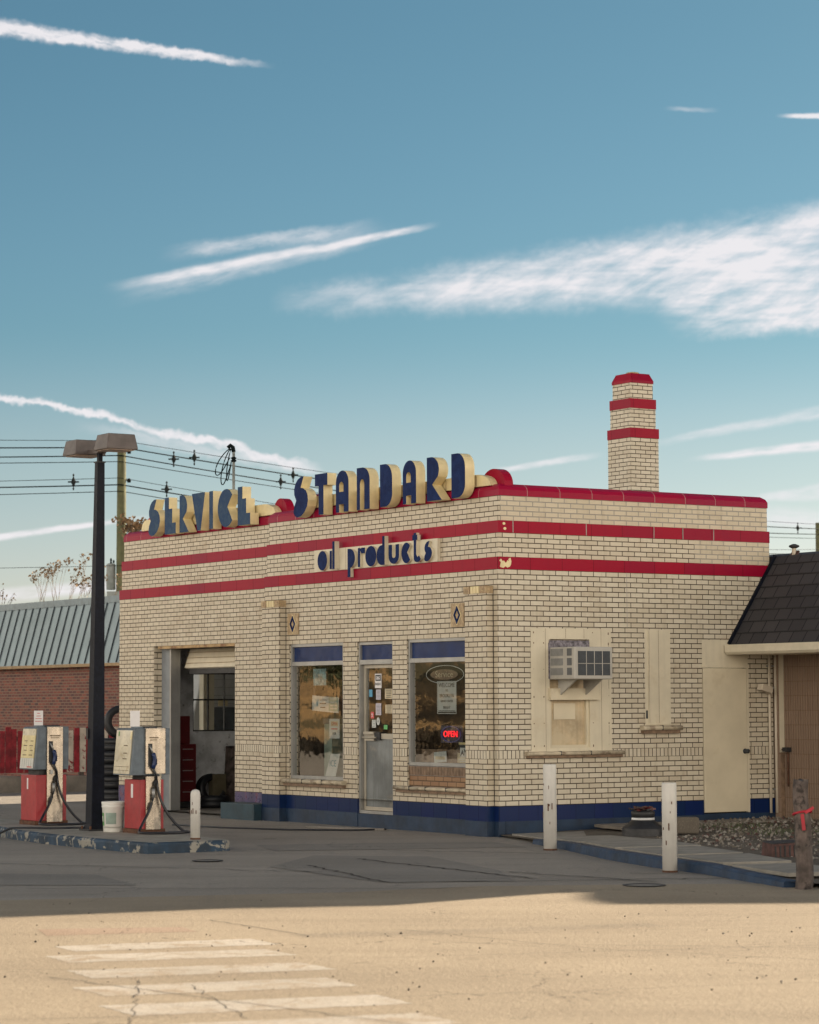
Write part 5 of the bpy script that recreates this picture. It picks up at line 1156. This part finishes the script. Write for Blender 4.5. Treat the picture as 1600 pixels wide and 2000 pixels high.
# picket barrier on a low concrete ledge
PF=Thing('picket_barrier','peeling red and white boards standing on a low concrete ledge before the brick shop','fence',(-7.5,50.7,0),world=True)
A_=Vector((-9.6,49.5,0)); B_=Vector((-5.2,51.9,0)); dv=(B_-A_).normalized(); nv=Vector((dv.y,-dv.x,0)); LL=(B_-A_).length
mb=MB(); mb.obox((A_+B_)/2+Vector((0,0,.15)),dv,nv,(0,0,1),LL/2,.16,.16,'concrete'); PF.part('ledge',mb,bev=.015)
mb=MB()
for z in(.55,1.05): mb.obox((A_+B_)/2+Vector((0,0,z))+nv*-.03,dv,nv,(0,0,1),LL/2,.02,.045,'old_wood')
for k in range(5): mb.obox(A_+dv*(LL*(k+.5)/5)+Vector((0,0,.6))+nv*-.07,dv,nv,(0,0,1),.045,.045,.6,'old_wood')
PF.part('rails',mb)
s=.06;k=0
while s<LL-.1:
    wd=random.choice([.095,.11,.12]); h=random.uniform(1.20,1.28); mb=MB(); red=(s<LL*.50) if s<LL*.50 else (k%2==0)
    mb.obox(A_+dv*(s+wd/2)+Vector((0,0,(h+.38)/2)),(dv+Vector((0,0,random.uniform(-.02,.02)))).normalized(),nv,(0,0,1),wd/2,.012,(h-.38)/2,'picket_red' if red else 'picket_white')
    PF.part('picket',mb,label='red peeling picket board' if red else 'white peeling picket board'); s+=wd+random.uniform(.004,.03); k+=1
# tyre stack left of the garage corner
tx,ty=-5.28,46.0
for k in range(5): tire('tire',['bottom tyre of the stack beside the garage corner','second tyre from the bottom beside the garage corner','middle tyre of the stack beside the garage corner','fourth tyre up in the stack beside the garage corner','top lying tyre of the stack beside the garage corner'][k],(tx+random.uniform(-.02,.02),ty+random.uniform(-.02,.02),.115+k*.222),.335,.22,0,'tyres stacked beside the garage')
tire('tire','tyre tilted upright on top of the stack beside the garage corner',(tx+.10,ty,1.40),.30,.2,0,'tyres stacked beside the garage',lean=(R(84),R(8),R(15)))
# ================================================================== VAN seen through the garage window
VN=Thing('parked_van','white van parked beyond the garage window','van',(4.2,13.2,0))
mb=MB(); prof=[(2.15,.35),(6.6,.35),(6.6,2.35),(6.4,2.5),(3.2,2.5),(2.75,2.35),(2.1,1.45),(1.95,.9)]
prof=[(2.12,.35),(6.6,.35),(6.6,2.4),(6.4,2.5),(2.5,2.5),(2.32,2.35),(2.10,1.5),(2.08,.9)]
mb.prof([(a,b) for a,b in prof],12.3,14.2,'y','van_white'); VN.part('body',mb,bev=.03)
mb=MB()
for z in (1.72,1.86,2.0,2.14): mb.box(2.42,6.5,12.294,12.3,z,z+.008,'can_grey')
VN.part('side_ribs',mb)
mb=MB(); mb.box(2.50,3.3,12.288,12.3,1.22,1.66,'van_glass'); mb.box(3.5,4.6,12.288,12.3,1.22,1.66,'van_glass'); VN.part('side_window',mb,bev=.01)
mb=MB(); mb.box(2.60,2.78,12.28,12.30,1.68,1.80,'letter_cream'); VN.part('sticker',mb)
for xx in(2.9,5.7):
    mb=MB(); mb.tube([(xx,12.25,.33),(xx,12.45,.33)],.33,'rubber',24); wh=VN.part('wheel',mb)
    mb=MB(); mb.tube([(xx,12.24,.33),(xx,12.255,.33)],.19,'aluminium',20); VN.part('rim',mb,wh)
mb=MB(); mb.box(2.15,2.36,12.0,12.15,0,2.6,'fascia_cream'); single('cream_post',mb,'cream post seen through the left side of the garage window','post',(2.25,12.1,0))
# ================================================================== UTILITY POLES AND WIRES
def upole(x,y,h,label,can):
    U=Thing('utility_pole',label,'utility pole',(x,y,0),'wooden utility poles',world=True)
    mb=MB(); mb.tube([(x,y,-.2),(x,y,h*.5),(x,y,h)],.175,'utility_wood',14,r2=.125); U.part('pole',mb)
    if can:
        mb=MB(); mb.lathe((x-.30,y,5.05),[(.12,0),(.135,.02),(.135,.72),(.12,.76),(.04,.78)],'can_grey',18); U.part('transformer',mb)
        mb=MB(); mb.lathe((x-.30,y,5.83),[(.02,0),(.035,.03),(.02,.06),(.035,.09),(.015,.15)],'wire_black',10); mb.lathe((x-.22,y,5.83),[(.02,0),(.03,.05),(.015,.1)],'wire_black',10); U.part('bushing',mb)
        mb=MB(); mb.box(x-.40,x+.08,y-.16,y-.10,4.75,5.0,'can_grey'); U.part('junction_box',mb)
    for z in(8.25,9.1):
        mb=MB(); mb.tube([(x-.02,y,z),(x+.22,y-.02,z+.03)],.03,'can_grey'); mb.lathe((x+.22,y-.02,z-.05),[(.05,0),(.06,.06),(.03,.12)],'wire_black',10); U.part('insulator_arm',mb)
    return U
P1=Vector((-8.45,75,0)); P2=Vector((17.9,112,0)); P0=Vector((-45,60,0)); P3=Vector((60,170,0))
upole(P1.x,P1.y,9.62,'tall weathered utility pole with grey transformer behind the light pole',True)
upole(P2.x,P2.y,9.5,'distant utility pole at the right edge above the shingled roof',False)
upole(P0.x,P0.y,9.6,'utility pole standing off to the left of the brick shop',False)
def wire(z,sag,label,r=.018):
    mb=MB(); pts=[]
    for A,B in((P0,P1),(P1,P2),(P2,P3)):
        for i in range(25):
            t=i/24; p=A.lerp(B,t); pts.append((p.x,p.y-.2,z-sag*4*t*(1-t)))
    mb.tube(pts,r*.72,'wire_black',5); return single('power_line',mb,label,'wire',(P1.x,P1.y,z),'power lines behind the station',world=True)
for z,s_,lb,r in((9.42,.35,'topmost thin power line at the pole top',.012),(9.22,.42,'thick power line just under the topmost one',.026),(8.98,.50,'dark power line in the middle of the upper bundle',.024),(8.80,.48,'lowest power line of the upper bundle',.016),(8.32,.6,'top thin line of the lower bundle',.012),(8.12,.55,'thick line in the middle of the lower bundle',.026),(7.93,.60,'bottom line of the lower bundle',.016),(5.75,.4,'single faint line low above the brick shop roof',.010)):
    wire(z,s_,lb,r)
def spacer(t,seg,zc,label):
    A,B=seg; p=A.lerp(B,t); S=Thing('line_spacer',label,'insulator',(p.x,p.y-.2,zc),'insulators hung on the power lines',world=True)
    mb=MB(); c=(p.x,p.y-.2,zc)
    mb.lathe((c[0],c[1],c[2]-.24),[(.012,0),(.03,.05),(.010,.08),(.03,.13),(.055,.19),(.08,.24),(.055,.29),(.03,.35),(.010,.40),(.035,.44),(.010,.48)],'can_dark',10)
    mb.box(c[0]-.16,c[0]+.16,c[1]-.02,c[1]+.02,c[2]-.02,c[2]+.02,'wire_black'); S.part('body',mb)
for args in ((.052,(P1,P2),9.05,'insulator on the upper bundle, first right of the tall pole'),(.073,(P1,P2),9.17,'insulator on the upper bundle, second right of the tall pole'),(.166,(P1,P2),8.72,'insulator just left of the STANDARD sign, lower of the pair'),(.18,(P1,P2),8.98,'insulator just left of the STANDARD sign, higher of the pair'),(.045,(P1,P2),8.12,'insulator on the lower bundle right of the tall pole'),(.036,(P0,P1),8.1,'x'),(.955,(P1,P2),9.15,'insulator near the distant pole on the right')):
    if args[3]=='x': spacer(.964,(P0,P1),8.16,'insulator on the lower bundle left of the light pole')
    else: spacer(*args)
# roof mast with drip loops
MS=Thing('service_mast','thin electric service mast with looped cables on the garage roof','mast',(1.9,10.45,4.57))
mx_,my_=1.91,10.5
mb=MB(); mb.tube([(mx_,my_,4.5),(mx_,my_,5.98)],.024,'can_grey',10); MS.part('conduit',mb)
mb=MB(); mb.tube([(mx_,my_,5.95),(mx_-.01,my_+.01,6.03),(mx_-.05,my_+.02,6.06),(mx_-.09,my_+.03,6.02)],.035,'wire_black',10); MS.part('weatherhead',mb)
mb=MB(); mb.lathe((mx_,my_,5.78),[(.03,0),(.055,.02),(.03,.04),(.05,.07),(.02,.09)],'wire_black',12); MS.part('insulator',mb)
for k,(dx_,dz) in enumerate(((-.30,.62),(-.20,.80),(-.10,.72))):
    mb=MB(); pts=[]
    for i in range(19):
        t=i/18; x=mx_-.08+dx_*math.sin(PI*t)*(.9); z=6.0-dz*math.sin(PI*t*.5)**1.2 if t<.5 else 6.0-dz*math.sin(PI*.25)**1.2-(dz*.25)*math.sin(PI*(t-.5)*2)+ (t-.5)*.5
        pts.append((x,my_-.03*k,z))
    mb.tube(pts,.009,'wire_black',6); MS.part('drip_loop',mb)
# ================================================================== PLANTS
def twig(mb,p,d,l,r,depth,m,leaf,spread=.5):
    q=p+d*l; mb.tube([p,(p+q)/2+Vector((random.uniform(-1,1),random.uniform(-1,1),0))*l*.05,q],r,m,4,r2=r*.6)
    if depth==0:
        for _ in range(leaf):
            c=q+Vector((random.gauss(0,.05),random.gauss(0,.05),random.gauss(0,.05))); a=Vector((random.uniform(-1,1),random.uniform(-1,1),random.uniform(-1,1))).normalized()*.05; b_=a.cross(Vector((random.random(),random.random(),1))).normalized()*.03
            mb.face([c-a,c+b_,c+a,c-b_],'dry_plant')
        return
    for _ in range(random.choice([2,3])):
        nd=(d+Vector((random.uniform(-1,1),random.uniform(-1,1),random.uniform(-.1,.5)))*spread).normalized(); twig(mb,q,nd,l*random.uniform(.55,.8),r*.6,depth-1,m,leaf,spread)
def dryplant(x,y,z0,h,label,leaf=10):
    mb=MB(); twig(mb,Vector((x,y,z0)),Vector((random.uniform(-.12,.12),0,1)).normalized(),h*.45,.013,3,'dry_plant',leaf,.42)
    return single('dry_weed',mb,label,'plant',(x,y,z0),'dried weeds behind the brick shop',world=True)
labs=['leftmost dried weed above the metal roof','dried weed with a tall seed head above the metal roof','dense dried weed left of the light pole','dried weed touching the light pole on its left','dried weed between light pole and utility pole','short dried weed behind the metal roof','leafy dried weed next to the utility pole base']
for i,(px,top) in enumerate(((75,1140),(105,1118),(118,1145),(150,1130),(165,1112),(140,1150),(222,1140))):
    y=66; x=(px-800)/5008.5*y; zt=1.73+(1375-top)/5008.5*y
    dryplant(x,y,2.5,zt-2.4,labs[i],4)
# bare shrub beyond the garage corner and one at the left edge
for (px,y,z0,h,lb,lf) in((262,58,4.6,2.1,'bare shrub with dark seed clumps right of the utility pole',26),):
    mb=MB(); x=(px-800)/5008.5*y; mb.tube([(x,y,0),(x,y,z0)],.05,'bark',6)
    for _ in range(2): twig(mb,Vector((x,y,z0-.3)),Vector((random.uniform(-.3,.3),0,1)).normalized(),h*.30,.02,3,'bark',12,.5)
    single('bare_shrub',mb,lb,'shrub',(x,y,0),world=True)
mb=MB(); x=-13.3; y=80
mb.tube([(x,y,0),(x,y,3.0)],.06,'bark',6)
for a in (-.25,.1,.3): twig(mb,Vector((x,y,2.8)),Vector((a,0,1)).normalized(),1.0,.02,3,'bark',1,.3)
single('bare_shrub',mb,'thin bare shrub at the left edge above the metal roof','shrub',(x,y,0),world=True)
def tree(x,y,z,h,r,label):
    Tt=Thing('leafy_tree',label,'tree',(x,y,z),'trees on the grass bank',world=True)
    mb=MB(); mb.tube([(x,y,z-.3),(x+.1,y,z+h*.35),(x,y+.1,z+h*.7)],.22,'bark',8,r2=.08)
    for k in range(7):
        a=k*.9; mb.tube([(x,y,z+h*(.3+.05*k)),(x+r*.7*math.cos(a),y+r*.7*math.sin(a),z+h*(.5+.06*k))],.07,'bark',5,r2=.02)
    Tt.part('trunk',mb)
    mb=MB(); cl_=[(x+random.gauss(0,r*.45),y+random.gauss(0,r*.45),z+h*random.uniform(.4,1.0)) for _ in range(26)]
    for i in range(2600):
        c=Vector(random.choice(cl_))+Vector((random.gauss(0,.42),random.gauss(0,.42),random.gauss(0,.35))); a=Vector((random.uniform(-1,1),random.uniform(-1,1),random.uniform(-1,1))).normalized()*.14; b_=a.cross(Vector((random.random(),random.random(),random.random()))).normalized()*.09
        mb.face([c-a,c+b_,c+a,c-b_],'leaf_dark')
    Tt.part('crown',mb)
HD=Thing('shade_hedge','added dark leafy strip standing for the shade below the grass bank','shade_hedge',(-45.5,56,0),world=True)  # added leafy strip; its dark colour stands for the shade in the window reflection
mb=MB()
for i in range(9000):
    y=random.uniform(34,88); hh=.75+.25*math.sin(y*.7)+.2*math.sin(y*1.9); c=Vector((-45.5+random.gauss(0,.45),y,random.uniform(0,hh))); a=Vector((random.uniform(-1,1),random.uniform(-1,1),random.uniform(-1,1))).normalized()*.16; b_=a.cross(Vector((random.random(),random.random(),random.random()))).normalized()*.11
    mb.face([c-a,c+b_,c+a,c-b_],'shade_hedge_brown')
HD.part('foliage',mb)
tree(-52,61,1.6,3.2,1.9,'broad dark tree halfway up the grass bank'); tree(-54.5,64.5,2.2,3.4,2.0,'darker tree just behind the broad one on the grass bank')
for i,(x,y,h) in enumerate(((-60,47,4.5),(-66,55,5),(-58,78,4),(-72,66,6),(-64,90,5))): tree(x,y,3.2,h,2.2,['southern low tree','tall tree beside the low one','small round tree','tallest dark tree','northern tree'][i]+' on the grass bank left of the lot')
# ================================================================== unseen four storey block right of the frame, added to shade the lot
BB=Thing('shadow_block','four storey brick block added out of view to cast the shade on the lot','building',(30,53,0))
BB.e.location=(30,53,0); BB.e.rotation_euler=(0,0,0); BB.org=Vector((30,53,0))
X0,X1,Y0,Y1=11.0,48.0,45.0,62.0
k=math.tan(R(SUN_EL))*math.sqrt(2); H0=(Y0-21.95)*k
mb=MB(); mb.vm=lambda z:z
mb.box(X0,X1,Y0,Y1,-.1,H0-1.1,'red_brick'); BB.part('wall',mb)
mb=MB(); mb.vm=lambda z:z
prof=[(13.4,25.4*k),(20.75,24.05*k),(21.65,23.25*k),(22.80,23.0*k),(22.9,21.6*k),(23.2,21.6*k),(23.9,22.4*k),(24.6,22.95*k),(28.9,22.9*k),(44,22.9*k)]   # parapet outline (x, z), low spot shaped for the dip in the shadow edge
poly=[(X0,H0-1.1),(X0,prof[0][1])]+prof+[(X1,prof[-1][1]),(X1,H0-1.1)]
mb.prof(poly,Y0,Y0+.35,'y','red_brick'); mb.box(X0,X0+.35,Y0+.35,Y1,H0-1.1,H0+.3,'red_brick'); mb.box(X1-.35,X1,Y0+.35,Y1,H0-1.1,H0+.1,'red_brick'); mb.box(X0+.35,X1-.35,Y1-.35,Y1,H0-1.1,H0,'red_brick')
BB.part('parapet',mb)
for zz in(1.0,4.6,8.0,11.0):
    for xx in range(14,47,4):
        mb=MB(); rect_frame(mb,'S',Y0-.05,xx,xx+1.6,zz,zz+2.2,.09,.08,'fascia_cream',[(zz+1.06,zz+1.14)]); fr_=BB.part('window',mb)
        mb=MB(); mb.box(xx+.09,xx+1.51,Y0-.02,Y0-.005,zz+.09,zz+2.11,'van_glass'); BB.part('pane',mb,fr_)
mb=MB(); mb.box(X0-.08,X1+.05,Y0-.12,Y0,4.0,4.25,'sill_stone'); BB.part('string_course',mb)
